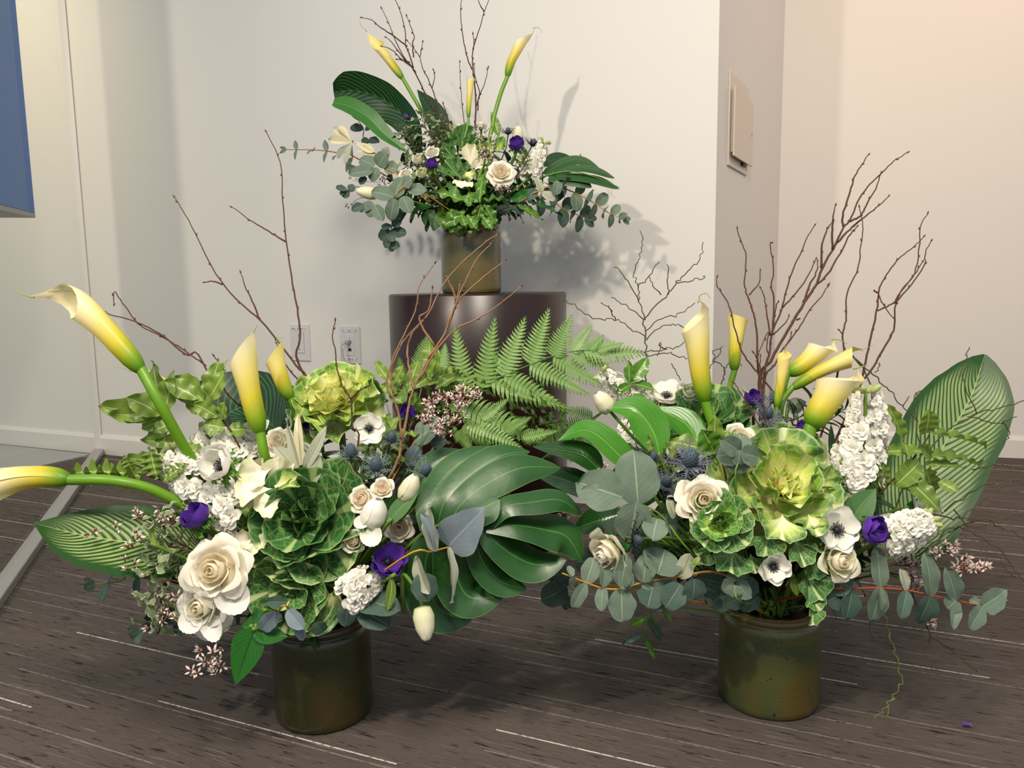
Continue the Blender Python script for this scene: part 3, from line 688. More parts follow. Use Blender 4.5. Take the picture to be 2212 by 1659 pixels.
def waxflower(label, g, d, paths, spots, group=None, s=5.0, sm='stemd', base=True, name='blossom_spray'):
    """thin stalks (pixel paths) and small blossoms at spots (x, y)"""
    T = None
    for i, pth in enumerate(paths):
        pts = [P(q[0], q[1], d) for q in pth]
        if T is None: T = thing(name, label, 'flower', pts[0], group); pts = ([mouthpt(g, .7)] if base else []) + pts
        part('stem' if i == 0 else 'side_stalk', tubemesh('stem', cat(pts, 4), .0009, .0004, M[sm], 4), T)
    for k in range(2):
        if ('wax', k) not in CACHE:
            b = MB(); rr = random.Random(k)
            for i in range(4):
                q = rotz(i * 1.57 + k) @ roty(.35 + .2 * k * rr.uniform(0, 1)) @ Matrix.Translation((0, 0, .9)); b.ball((0, 0, 0), (0, 0, 0), None, 3, 2) if False else None
                vs = []
                for (u, v) in ((0, 0), (-.28, .8), (.28, .8), (0, 1.5)): vs.append(rotz(i * 1.57 + k) @ roty(.45 + .3 * k) @ V((.12 * v, u, v + .3)))
                b.add(vs, [(0, 1, 3, 2)])
            CACHE[('wax', k)] = b.build('blossom', M['wax'], False)
            b = MB(); b.tube([V((0, 0, -.6)), V((0, 0, 0)), V((0, 0, .75))], [.10, .30, .16], 5); CACHE[('waxc', k)] = b.build('calyx', M['waxr'])
    for i, (x, y) in enumerate(spots):
        p = P(x, y, d + R(-.012, .012)); z = D(R(-.8, .8), R(-.4, 1), R(0, .8)); Mx = basis(p, z, None, s * d / F * R(.8, 1.3))
        o = part('blossom', CACHE[('wax', i % 2)], T, Mx); part('calyx', CACHE[('waxc', i % 2)], o, Mx)
    return T
def frond(label, g, d, rachis, pinnae, group=None, base=True, m='fern'):
    """rachis pixel path; pinnae: (x0, y0, x1, y1, width px)"""
    pts = [P(q[0], q[1], q[2] if len(q) > 2 else d) for q in rachis]; T = thing('fern_frond', label, 'leaf', pts[0], group)
    full = ([mouthpt(g, .7)] + pts) if base else pts
    part('frond_stalk', tubemesh('frond_stalk', cat(full, 5), .0018, .0006, M[m]), T)
    for var in range(2):
        if ('pin', m, var) not in CACHE:
            b = MB(); rr = random.Random(var); nl = 17
            for i in range(nl):
                v0 = i / nl * .95; w_ = .5 * (1 - (i / nl) ** 1.6) * (.72 + .28 * min(1, (i + 1) / 4)) + .02; h = .062
                for s in (-1, 1):
                    w2 = w_ * rr.uniform(.9, 1.08); dz = rr.uniform(-.02, .02)
                    vs = [(0, v0, 0), (0, v0 + h * .8, 0), (s * w2 * .45, v0 + .022, .012), (s * w2 * .45, v0 + h * .72 + .02, .012), (s * w2 * .8, v0 + .058, dz), (s * w2 * .8, v0 + h * .5 + .05, dz), (s * w2, v0 + .105, dz - .03)]
                    fs = [(0, 2, 3, 1), (2, 4, 5, 3), (4, 6, 5)]
                    if s > 0: fs = [f[::-1] for f in fs]
                    b.add(vs, fs, [(.5, v0)] * 7)
            b.add([(-.012, 0, .006), (.012, 0, .006), (.004, 1, .004), (-.004, 1, .004)], [(0, 1, 2, 3)])
            CACHE[('pin', m, var)] = b.build('leaflet', M[m], False)
    for i, l in enumerate(pinnae):
        a = P(l[0], l[1], d); b_ = P(l[2], l[3], d + R(-.02, .02)); part('leaflet', CACHE[('pin', m, i % 2)], T, lay(a, b_, D(R(-.2, .2), .3, 1), l[4] * d / F))
    return T
# ---------------------------------------------------------------- the room
wdir = V((cos(YAW), sin(YAW), 0)); wn = V((sin(YAW), -cos(YAW), 0))          # along the back wall (to the right) and its normal into the room
C0 = G(216, 979)                                                              # left corner of the back wall on the floor
def hit_vert(x, y, p0, n):                                                    # pixel ray against a vertical plane
    r = ray(x, y); return CAM + r * ((p0 - CAM).dot(n) / r.dot(n))
C1 = hit_vert(1541, 690, C0, wn); C1.z = 0                                    # outside corner
fdir = V((-wn.x, -wn.y, 0))
def col_on_line(x, y, p0, dv):
    n = V((dv.y, -dv.x, 0)); return hit_vert(x, y, p0, n)
C2 = G(1667, 967); fdir = (C2 - C1).normalized()
rd = (G(2212, 989) - V((C2.x, C2.y, 0))); rd.z = 0; rd.normalize()
HT = 3.0
def struct(name, me, M_=None, lab=None):
    o = part(name, me, None, M_); o['kind'] = 'structure'
    if lab: o['label'] = lab
    return o
def wallbox(name, a, b, th, m='wall', z0=0.0, z1=HT):
    d_ = (b - a); L = d_.length; d_.normalize(); n = V((d_.y, -d_.x, 0))       # visible side = n
    mb = MB(); Mx = Matrix((d_, n, V((0, 0, 1)))).transposed().to_4x4(); Mx.translation = a
    mb.box((0, -th, z0), (L, 0, z1)); return struct(name, mb.build(name, M[m], False), Mx)
far = C0 - wdir * 3.2
wallbox('wall_back', far, C1, .10)
wallbox('wall_return', C1, C2, .06)
R2 = C2 + rd * 3.6
wallbox('wall_right', C2, R2, .10)
f = MB(); f.box((-6, -3, -.05), (6, 7, 0)); struct('floor', f.build('floor', M['carpet'], False))
def base(name, a, b, h=.074):
    d_ = (b - a); L = d_.length; d_.normalize(); n = V((d_.y, -d_.x, 0)); Mx = Matrix((d_, n, V((0, 0, 1)))).transposed().to_4x4(); Mx.translation = a
    mb = MB(); pf = [(0, 0), (.011, 0), (.011, h - .012), (.006, h), (0, h)]
    vs = [(0, y, z) for y, z in pf] + [(L, y, z) for y, z in pf]; k = len(pf)
    mb.add(vs, [(i, (i + 1) % k, (i + 1) % k + k, i + k) for i in range(k)] + [tuple(range(k))[::-1], tuple(range(k, 2 * k))])
    return struct(name, mb.build(name, M['trim'], False), Mx)
base('baseboard_back', far, C1); base('baseboard_return', C1 + fdir * 0.0, C2); base('baseboard_right', C2, R2)
# glass partition on a floor channel, running from the corner towards the viewer's left
Gp = G(0, 1290); gd = (Gp - C0); gd.z = 0; gd.normalize(); gn = V((gd.y, -gd.x, 0)); Lg = (Gp - C0).length + .15
def gbox(name, m, x0, x1, y0, y1, z0, z1, kind=True, parent=None, smooth=False):
    Mx = Matrix((gd, gn, V((0, 0, 1)))).transposed().to_4x4(); Mx.translation = C0
    mb = MB(); mb.box((x0, y0, z0), (x1, y1, z1)); return struct(name, mb.build(name, M[m], False), Mx) if kind else part(name, mb.build(name, M[m], False), parent, Mx)
gl = NT('partition_glass'); tr = gl.new('ShaderNodeBsdfTransparent'); tr.inputs[0].default_value = (.985, .993, .985, 1)
gs = gl.new('ShaderNodeBsdfGlossy'); gs.inputs['Roughness'].default_value = 0.01; fr_ = gl.new('ShaderNodeLayerWeight'); fr_.inputs[0].default_value = .5
fq = gl.math('MULTIPLY_ADD', gl.math('POWER', fr_.outputs['Facing'], 4.0), .14, .012)
mx_ = gl.new('ShaderNodeMixShader'); gl.link(fq, mx_.inputs[0]); gl.link(tr.outputs[0], mx_.inputs[1]); gl.link(gs.outputs[0], mx_.inputs[2]); gl.link(mx_.outputs[0], gl.out.inputs[0]); M['glass'] = gl.m
fx = gbox('window_1', 'alu', .0, Lg, -.018, .018, 0, .022); bev(fx, .003)
ge = gbox('trim_1', 'trim', .004, .018, -.012, .012, .022, HT)
pn = gbox('pane', 'glass', .016, Lg, -.005, .005, .015, HT, False, fx)
# grey hard floor beyond the glass, butted to the carpet
a = G(205, 981); b_ = G(-160, 1062); c_ = b_ - wdir * 3 + V((0, 0, 0))
mb = MB(); q = [C0 + V((-.02, -.02, 0)), b_, b_ - wdir * 3.0, C0 - wdir * 3.1]
mb.add([p + V((0, 0, .001)) for p in q] + [p + V((0, 0, -.0)) for p in q], [(0, 1, 2, 3), (7, 6, 5, 4), (0, 4, 5, 1), (1, 5, 6, 2), (2, 6, 7, 3), (3, 7, 4, 0)])
struct('floor_2', mb.build('hard_floor', M['concrete'], False))
# blue hanging panel beyond the glass
db = 2.1
pa = P(76, 461, db); 
hz = V((sin(radians(-13)), cos(radians(-13)), 0)); az = V((hz.y, -hz.x, 0))
T = thing('hanging_panel', 'large flat blue panel hanging at the upper left beyond the glass', 'panel', pa)
Mx = Matrix((-hz, az, V((0, 0, 1)))).transposed().to_4x4(); Mx.translation = pa
mb = MB(); mb.box((0, -.10, 0), (.5, 0, 1.8)); bev(part('panel_body', mb.build('panel_body', M['blue'], False), T, Mx))
mb = MB(); mb.box((0, -.102, -.012), (.5, -.0, -.0005)); part('bottom_edge', mb.build('bottom_edge', M['blueedge'], False), T, Mx, 'pale grey lower edge')
# wall plates
def onwall(x, y): return hit_vert(x, y, C0, wn)
def wallframe(p): Mx = Matrix((wdir, V((0, 0, 1)), wn)).transposed().to_4x4(); Mx.translation = p; return Mx
def text(T, s, p, h, m='ink', W=None, name='lettering', ext=.0002):
    cu = bpy.data.curves.new(name, 'FONT'); cu.body = s; cu.size = h; cu.align_x = 'CENTER'; cu.align_y = 'CENTER'; cu.extrude = ext; cu.materials.append(M[m])
    o = bpy.data.objects.new(name, cu); me = bpy.data.meshes.new_from_object(o); bpy.data.objects.remove(o); return part(name, me, T, W @ Matrix.Translation(p), 'dark lettering')
def plate(label, x, y, data=False):
    c = onwall(x, y); W = wallframe(c); T = thing('wall_plate', label, 'socket' if data else 'switch', c)
    mb = MB(); mb.box((-.0375, -.060, 0), (.0375, .060, .0055)); bev(part('cover_plate', mb.build('cover_plate', M['plate'], False), T, W), .0025)
    def bx(nm, m, x0, x1, y0, y1, z1, z0=.004):
        mb = MB(); mb.box((x0, y0, z0), (x1, y1, z1)); return bev(part(nm, mb.build(nm, M[m], False), T, W), .0006, 1)
    if not data:
        bx('rocker_frame', 'ink', -.0175, .0175, -.0345, .0345, .0058); bx('rocker', 'plate', -.0165, .0165, -.0335, .0335, .0075)
        bx('label_strip', 'trim', -.032, .032, .040, .050, .0060); text(T, 'PNL  B CKT 11', (0, .0448, .0062), .0092, W=W)
        for yy in (.026, -.022): bx('rocker_mark', 'ink', -.0028, .0000, yy - .003, yy + .003, .0079, .0070)
    else:
        for yy, s in ((.045, '1-4'), (-.045, '1W-2')):
            bx('label_window', 'ink', -.0245, .0245, yy - .0055, yy + .0055, .0058); bx('label_card', 'plate', -.0230, .0230, yy - .0058, yy + .0058, .0062); text(T, s, (0, yy, .0064), .0085, W=W)
        bx('insert', 'plate', -.0165, .0165, -.034, .034, .0070)
        for yy in (.010, -.015):
            bx('data_port', 'black', -.006, .006, yy - .005, yy + .005, .0076)
            text(T, '1.5', (0, yy + .010, .0073), .0055, W=W)
    return T, c, W
plate('white wall switch plate behind a bare twig, nearer the glass partition', 650, 740)
T, pc, W = plate('white data socket plate with a grey cable plugged into it', 758, 745, True)
Tc = thing('network_cable', 'thin grey cable hanging down from the white data socket', 'cable', pc + wn * .01)
mb = MB(); mb.box((-.006, .004, .007), (.005, .016, .026)); bev(part('plug', mb.build('plug', M['cable'], False), Tc, W), .002)
q0 = W @ V((0, .008, .03)); pts = [q0, W @ V((-.004, -.002, .045)), W @ V((.012, -.05, .045)), P(786, 800, depth(q0) - .04), P(815, 860, depth(q0) - .06), G(850, 1075)]
pts[-1].z = .004
part('cord', tubemesh('cord', cat(pts, 8), .0023, .0023, M['cable']), Tc)
# strobe / cover box on the return wall
fw = V((fdir.y, -fdir.x, 0)); fa = C1
def onret(x, y): return hit_vert(x, y, C1, V((fdir.y, -fdir.x, 0)))
tl = onret(1574, 160)
nr = V((fdir.y, -fdir.x, 0)); nr = nr if nr.dot(CAM - C1) > 0 else -nr
z1, z0 = onret(1574, 152).z, onret(1572, 358).z; hh = (z1 - z0) / 2; ww = (onret(1606, 300) - tl).length
pc = V((tl.x, tl.y, (z0 + z1) / 2)); W = Matrix((fdir, V((0, 0, 1)), nr)).transposed().to_4x4(); W.translation = pc
T = thing('wall_box', 'cream hinged metal cover plate on the narrow return wall', 'cover', pc)
def wb(nm, m, x0, x1, y0, y1, a0, a1, lab=None):
    mb = MB(); mb.box((x0, y0, a0), (x1, y1, a1)); return bev(part(nm, mb.build(nm, M[m], False), T, W, lab), .0015)
wb('back_plate', 'white_metal', 0, ww, -hh, hh, 0, .005); wb('core', 'white_metal', .02, ww * .85, -hh * .70, hh * .60, .005, .013)
wb('cover', 'white_metal', .004, ww * 1.02, -hh * .80, hh * .68, .013, .018)
wb('connector', 'black', ww * .62, ww * .80, -hh * .86, -hh * .78, .005, .012)
for yy in (-.05, -.09):
    mb = MB(); mb.ball((ww * .93, hh * yy, .018), (.004, .003, .002)); part('screw', mb.build('screw', M['alu']), T, W)
# ---------------------------------------------------------------- plinth and vases
pl = P(1032, 633, 1.85); PZ = pl.z; PR = 193.5 * depth(pl) / F * .985
def lathe(prof, seg=64):
    vs, fs = [], []; k = len(prof)
    for i in range(seg):
        a = 2 * pi * i / seg
        for r_, z in prof: vs.append((r_ * cos(a), r_ * sin(a), z))
    for i in range(seg):
        for j in range(k - 1):
            a_ = i * k + j; b2 = ((i + 1) % seg) * k + j; fs.append((a_, b2, b2 + 1, a_ + 1))
    return vs, fs
T = thing('plinth', 'round dark cherry-wood display plinth standing in front of the wall', 'plinth', V((pl.x, pl.y, 0)))
vs, fs = lathe([(0, 0), (PR * .97, 0), (PR * .97, .02), (PR, .021), (PR, PZ - .004), (PR - .003, PZ - .0005), (PR - .004, PZ - .0005)], 96); mb = MB(); mb.add(vs, fs)
part('drum', mb.build('drum', M['wood']), T, Matrix.Translation((pl.x, pl.y, 0)))
vs, fs = lathe([(PR - .004, PZ - .006), (PR - .004, PZ), (0, PZ)], 96); mb = MB(); mb.add(vs, fs); part('top', mb.build('top', M['wood'], False), T, Matrix.Translation((pl.x, pl.y, 0)))
def vase(label, g, p, r, h, m, zt):
    T = thing('ceramic_crock', label, 'vase', p)
    prof = [(0, .0), (r * .94, 0), (r * .985, .004), (r, .012), (r * 1.0, h * .80), (r * .99, h * .86), (r * .955, h * .895), (r * .935, h * .905), (r * .945, h * .918), (r * .97, h * .93), (r * .96, h * .955), (r * .93, h * .975), (r * .955, h * .99), (r * .93, h), (r * .87, h * .995), (r * .85, h * .95), (r * .86, h * .5), (r * .84, h * .10), (0, h * .09)]
    vs, fs = lathe(prof, 72); mb = MB(); mb.add(vs, fs); part('body', mb.build('body', M[m]), T, Matrix.Translation(p))
    vs, fs = lathe([(r * .86, h * .90), (r * .6, h * .915), (0, h * .92)], 32); mb = MB(); mb.add(vs, fs); part('floral_foam', mb.build('floral_foam', M['clay']), T, Matrix.Translation(p), 'dark packing inside the mouth')
    MOUTH[g] = (p + V((0, 0, h)), r * .75)
vL = G(702, 1532); vR = G(1658, 1503); vT = P(1019, 630.5, 1.85); vT.z = PZ
for v_ in (vL, vR, vT): print('DEPTH', depth(v_), v_)
HV = .150
vase('dark olive ceramic crock on the carpet under the left arrangement', 'L', vL, 104 * depth(vL) / F * .985, HV, 'glazeL', 0)
vase('mossy green and brown ceramic crock on the carpet under the right arrangement', 'R', vR, 106 * depth(vR) / F * .985, HV, 'glazeR', 0)
vase('olive brown ceramic crock standing on the round wooden plinth', 'T', vT, 65 * depth(vT) / F * .985, .165, 'glazeT', PZ)
def pix(p):
    q = C2W.transposed() @ (p - CAM); return (CX + F * q.x / -q.z, CY - F * q.y / -q.z)
print('MOUTHS', {k: (pix(v[0]), depth(v[0])) for k, v in MOUTH.items()})
print('WALL', C0, C1, C2, rd)
# ---------------------------------------------------------------- left arrangement
def filler(g, label, spots, d, m='fill', ln=62, n=11, group=None):
    for i, (x, y, dz) in enumerate(spots):
        c, _ = MOUTH[g]; cx, cy = pix(c)
        autosprig(label, g, d + dz, [(cx * .45 + x * .55, cy * .45 + y * .55), (x, y)], n, ln, .5, m, 'ovate' if i % 2 else 'heart', 'stemd', 0.01, 2, group, 'salal_sprig', 1.0, .45)
random.seed(11)
bigleaf('dark glossy rounded leaf standing behind the white roses, left arrangement', [(470, 925, 1.20), (520, 880, 1.24), (660, 868, 1.30)], 170, 1.24, 'dkstripe', 'L', 'round', .1, (.1, .5, 1), 'broad_leaf', stempts=[(560, 1000, 1.17)], nu=12)
bigleaf('second dark glossy leaf leaning left behind the callas, left arrangement', [(600, 935, 1.20), (545, 870, 1.25), (425, 825, 1.30)], 150, 1.24, 'dkstripe', 'L', 'ovate', .25, (-.2, .5, 1), 'broad_leaf', stempts=[(600, 1010, 1.16)], nu=12)
bigleaf('long striped leaf reaching low over the carpet at far left', [(455, 1195, 1.06), (350, 1180, 1.04), (200, 1160, 1.02), (72, 1130, 1.02)], 190, 1.04, 'cala', 'L', 'ovate', .12, (-.1, 1.0, .9), 'broad_leaf', stempts=[(560, 1230, 1.08)], nu=16, nv=30)
# callas
calla('largest cream calla lily leaning up to the far left with a long curled tip', [(305, 800), (262, 750), (205, 690), (160, 655), (112, 648)], 1.02, 70, 'L', (-.8, .2, .4), [(62, 640), (40, 630), (17, 613)], [(350, 880), (420, 1000, 1.06), (500, 1090, 1.10)], flare=1.0)
calla('cream calla lily cut off by the left edge of the picture', [(150, 1036), (100, 1030), (40, 1035), (-40, 1058)], 1.00, 70, 'L', (-.5, -.6, .6), [(-80, 1075), (-100, 1080)], [(240, 1038), (330, 1058, 1.02), (420, 1105, 1.05)])
calla('small pale calla lily half hidden behind lime leaves at far left', [(425, 872), (380, 845), (330, 822), (290, 812)], 1.22, 40, 'L', (-.7, .5, .3), [(278, 800), (262, 794), (245, 792)], [(480, 905), (540, 960)], flare=1.1)
calla('tall upright cream calla lily at the middle of the left arrangement', [(562, 935), (545, 870), (530, 800), (515, 720)], 1.06, 66, 'L', (-.55, .35, .8), [(543, 722), (551, 712), (556, 700)], [(572, 985), (590, 1030, 1.08)], flare=.95)
calla('narrow yellow calla lily leaning left, just right of the tall one', [(628, 862), (612, 830), (598, 790), (584, 742)], 1.14, 48, 'L', (-.4, .6, .7), [(596, 738), (602, 730), (612, 729)], [(642, 900), (660, 960)], m='callay', flare=1.0)
# twigs
branch('bare twig arching to the upper left from the left arrangement', 'L', 1.22, [[(665, 832), (640, 790), (575, 705), (520, 655), (465, 590), (415, 490), (376, 424)], [(480, 614), (462, 608), (440, 610)], [(560, 690), (545, 650), (530, 620), (520, 588)]], .0024)
branch('tallest bare twig rising straight behind the left arrangement', 'L', 1.26, [[(668, 850), (640, 770), (648, 730), (642, 668), (630, 600), (618, 520), (610, 430), (605, 350), (574, 283)], [(617, 522), (580, 500), (540, 475), (500, 446)], [(664, 838), (630, 805), (607, 770), (595, 735)]], .0024)
branch('low bare twig with a hooked tip pointing left over the lime leaves', 'L', 1.16, [[(440, 785), (400, 765), (345, 720), (290, 694), (240, 680), (198, 665)], [(445, 790), (410, 765), (385, 748), (340, 722), (300, 700), (265, 655), (248, 630), (245, 645), (247, 658)]], .0018)
branch('slim dark twig beside the pale yellow kale', 'L', 1.06, [[(775, 955), (762, 920), (758, 865), (740, 835), (727, 790), (724, 755), (718, 725), (724, 690)], [(758, 862), (775, 845), (797, 832)]], .0016, 'barkd')
branch('tangle of pale brown twigs rising across the plinth', 'L', 1.08, [[(852, 1010), (866, 960), (885, 870), (893, 840), (920, 785), (955, 730), (975, 690), (985, 650), (995, 610)],
   [(893, 840), (885, 800), (880, 760), (890, 720), (925, 680), (955, 620), (990, 575), (1040, 530), (1078, 504)], [(925, 775), (960, 720), (975, 680), (1000, 620), (1030, 560), (1065, 522)],
   [(905, 820), (940, 760), (985, 710), (1030, 690), (1075, 660), (1128, 618)], [(868, 950), (862, 900), (850, 860), (835, 830), (850, 770), (875, 720), (900, 660), (905, 620), (940, 568)],
   [(970, 700), (990, 650), (1020, 620), (1055, 590), (1092, 562)], [(940, 750), (905, 690), (925, 670), (935, 620)], [(850, 850), (845, 800), (870, 740), (905, 700), (915, 690)], [(985, 650), (975, 620), (960, 590)]], .0026, 'barkl', budm='bud')
branch('short dark twig between lime leaves at upper left', 'L', 1.10, [[(540, 900), (527, 884), (487, 846), (477, 800), (470, 780), (460, 768)], [(478, 805), (484, 800), (480, 790)]], .0014, 'barkd', budstep=0.03)
# yellow kale at the back
kale('pale yellow frilly ornamental kale at the back of the left arrangement', 722, 868, 1.16, 88, (-.1, .75, .7), 'L', ('kale_i', 'kale_i', 'kale_y', 'kale_c'), None, ((6, .6, 1.1), (7, .92, .75), (8, 1.1, .35), (6, 1.12, -.1)), .13, 8, 'kale_i', 7)
kale('large dark green veined kale at the centre of the left arrangement', 655, 1118, 1.02, 118, (-.05, .35, 1), 'L', ('kale_g', 'kale_g', 'kale_g', 'kale_d'), None, ((4, .55, 1.15), (5, .90, .75), (5, 1.10, .40), (5, 1.18, .05)), .09, 4, 'kale_g', 3)
kale('veined green kale skirt hanging over the rim of the left crock', 632, 1270, 1.01, 92, (-.1, -.15, 1), 'L', ('kale_d', 'kale_d', 'kale_g'), None, ((4, .72, .8), (5, 1.05, .35), (5, 1.2, .05)), .08, 4, 'kale_d', 2)
T = bigleaf('hanging green and cream kale leaf at the rim of the left crock', [(722, 1280), (715, 1320), (690, 1350), (652, 1366)], 52, 1.00, 'kale_d', 'L', 'strap', .3, (.3, .3, 1), 'kale_leaf', wave=.10, freq=4)
# cream kale leaves, left
def kleaf(T, x0, y0, x1, y1, w_, d, m, nr, var=0, frill=.10, k=7): part('leaf', kalemesh(m, var, frill, k, .22, 58), T, lay(P(x0, y0, d), P(x1, y1, d - .012), D(*nr), w_ * d / F * .62))
T = thing('ornamental_kale', 'cream-white kale with green frilled rims left of the centre kale', 'plant', P(560, 1070, 1.04))
for a in [(590, 1010, 520, 1048, 90, 1.03, 'kale_w', (-.2, .3, 1), 0), (590, 1055, 510, 1082, 100, 1.01, 'kale_w', (-.1, .8, .7), 1), (610, 1075, 560, 1112, 100, 1.00, 'kale_w', (-.1, .8, .8), 2), (575, 1050, 640, 1002, 84, 1.04, 'kale_w', (.1, .4, 1), 3), (590, 1050, 655, 1040, 60, 1.01, 'kale_c', (.3, .6, 1), 0), (560, 1070, 520, 1110, 80, 1.02, 'kale_c', (-.3, .2, 1), 1), (560, 1030, 560, 985, 60, 1.05, 'kale_w', (0, .3, 1), 2)]:
    kleaf(T, *a)
stem_to(T, P(585, 1060, 1.03), D(0, .5, -1), 'L', .005, 'stem')
T = thing('ornamental_kale', 'crumpled cream kale leaf tucked above the large rose', 'plant', P(530, 1170, 1.03))
for a in [(560, 1150, 505, 1185, 55, 1.02, 'kale_w', (-.4, .3, 1), 1), (545, 1150, 560, 1195, 60, 1.01, 'kale_w', (.2, .2, 1), 2), (540, 1150, 530, 1130, 40, 1.03, 'kale_c', (0, .5, 1), 0)]: kleaf(T, *a)
stem_to(T, P(545, 1150, 1.03), D(0, .5, -1), 'L', .004, 'stem')
# white flowers
stock('white stock spike at the left, nearest the carpet edge', [(470, 1085), (430, 1050), (395, 1015), (365, 980)], 1.06, 120, 'L', 40, face=(-.1, .3, 1), fr=28)
stock('white stock spike low behind the purple anemone at left', [(520, 1110), (480, 1095), (440, 1075)], 1.02, 104, 'L', 28, face=(-.1, .2, 1), fr=30, buds=0)
stock('white stock spike behind the white cupped anemone at left', [(520, 1010), (480, 975), (440, 935)], 1.11, 130, 'L', 38, face=(-.1, .4, 1), fr=28, buds=3)
anemone('white half-closed anemone above the cream kale at left', 472, 1005, 1.00, 56, (-.35, .35, .85), 'L', 'white', .55)
rose('cream rose behind the stem of the tall calla', 548, 925, 1.13, 36, (-.3, .7, .7), 'L', ('cream', 'white'), 5)
rose('pale cream rose touching the right of the tall calla stem', 600, 952, 1.11, 36, (.0, .5, .9), 'L', ('cream', 'cream'), 5)
rose('small white ranunculus beside the olive-backed leaves', 650, 985, 1.12, 30, (.1, .5, .9), 'L', ('white', 'white'), 4)
stock('short white stock behind the lanceolate grey leaves', [(655, 1040), (668, 1005), (675, 965)], 1.15, 60, 'L', 18, fr=18, buds=2)
rose('largest open cream rose at the lower left', 460, 1232, .965, 80, (-.05, .25, 1), 'L', ('apricot', 'cream'), 6)
rose('second cream rose below the largest one, petals drooping', 434, 1310, .975, 76, (-.25, .0, 1), 'L', ('ivory', 'white'), 6)
T = thing('loose_petals', 'long drooping white outer petals under the lower left roses', 'flower', P(480, 1300, .985))
for a in [(495, 1240, 505, 1330, 90, .985, 'white', (.4, .1, 1), 0), (455, 1310, 470, 1385, 60, .985, 'white', (.1, -.1, 1), 1), (430, 1310, 412, 1372, 70, .985, 'white', (-.2, -.1, 1), 2)]: kleaf(T, *a, frill=.02, k=2)
# purple anemones
anemone('violet cupped anemone at the left beside the cream kale', 432, 1120, .99, 46, (-.45, .65, .55), 'L', 'purple', .42, n=8, center=False)
anemone('violet open-cup anemone beside the white stock above the drooping tulip', 838, 1212, .985, 46, (.25, .45, .85), 'L', 'purple', .62, n=8)
anemone('dark violet anemone half hidden under the yellow kale', 672, 918, 1.14, 24, (-.2, .4, 1), 'L', 'purple', .5, n=6)
anemone('violet anemone behind the pale twigs above the blossom spray', 880, 893, 1.14, 26, (.1, .5, 1), 'L', 'purple', .5, n=6)
anemone('white black-centred anemone below the yellow kale', 797, 925, 1.07, 36, (.05, .15, 1), 'L', 'white', .95)
# spray roses
for lb, x, y, r, f in (('peach spray rose, leftmost of the upper pair beside the centre kale', 780, 1078, 31, (-.15, .35, 1)), ('peach spray rose behind the upper pair, touching the upright tulip', 826, 1054, 27, (.05, .5, .9)),
    ('peach spray rose at the right above the violet anemone', 862, 1140, 34, (.1, .25, 1)), ('small peach spray rose at the lower left of the group', 764, 1168, 28, (-.1, .35, 1))):
    rose(lb, x, y, 1.0, r, f, 'L', ('peach', 'cream'), 5, None, 'spray_rose')
tulip('white tulip with open loose petals between the spray roses', (800, 1135), (818, 1078), .985, 62, 'L', 'white')
T = thing('loose_petals', 'flat white fallen-open petals below the spray roses', 'flower', P(800, 1140, .98))
for a in [(800, 1128, 762, 1138, 40, .98, 'white', (-.2, .6, 1), 0), (800, 1130, 808, 1182, 62, .98, 'white', (0, .1, 1), 1)]: kleaf(T, *a, frill=.02, k=2)
stock('round white stock head over the rim of the left crock', [(760, 1285), (788, 1258), (800, 1235)], .985, 92, 'L', 30, face=(.1, .1, 1), fr=26, buds=0)
tulip('upright cream tulip at the top of the spray roses', (872, 1080), (898, 1026), .985, 46, 'L', 'ivory')
bigleaf('broad green tulip leaf below the upright tulip', [(838, 1130), (868, 1095), (905, 1062)], 42, .975, 'tulipleaf', 'L', 'ovate', .2, (-.3, .4, 1), 'tulip_leaf')
bigleaf('narrow tulip leaf standing behind the upright tulip', [(880, 1105), (902, 1070), (916, 1030)], 22, .995, 'tulipleaf', 'L', 'lance', .3, (.5, .3, 1), 'tulip_leaf')
bigleaf('small bright leaf hanging beside the drooping tulip stem', [(846, 1245), (845, 1280), (836, 1322)], 24, .97, 'pit', 'L', 'lance', .3, (0, .2, 1), 'tulip_leaf')
T_ = tulip('cream tulip drooping on a curved stem right of the left crock', (912, 1308), (922, 1384), .96, 50, 'L', 'ivory', end=P(870, 1245, .985))
part('stem', tubemesh('stem', cat([P(870, 1245, .985), P(840, 1250, 1.0), P(760, 1290, 1.05), MOUTH['L'][0]], 5), .0026, .0026, M['stem']), T_)
# rose leaves at the rim
bigleaf('dark green serrated rose leaf hanging left of the crock', [(552, 1358), (535, 1400), (508, 1480)], 76, .97, 'rosel', 'L', 'ovate', .15, (-.1, .1, 1), 'rose_leaf', nu=12)
bigleaf('dark green rose leaf lying on the left rim of the crock', [(545, 1352), (580, 1372), (622, 1376)], 50, .975, 'rosel', 'L', 'ovate', .15, (.1, .9, .8), 'rose_leaf', nu=12)
bigleaf('small dark leaf under the left end of the kale skirt', [(575, 1318), (550, 1345), (520, 1350)], 44, .98, 'rosel', 'L', 'ovate', .15, (.1, .7, .8), 'rose_leaf', nu=12)
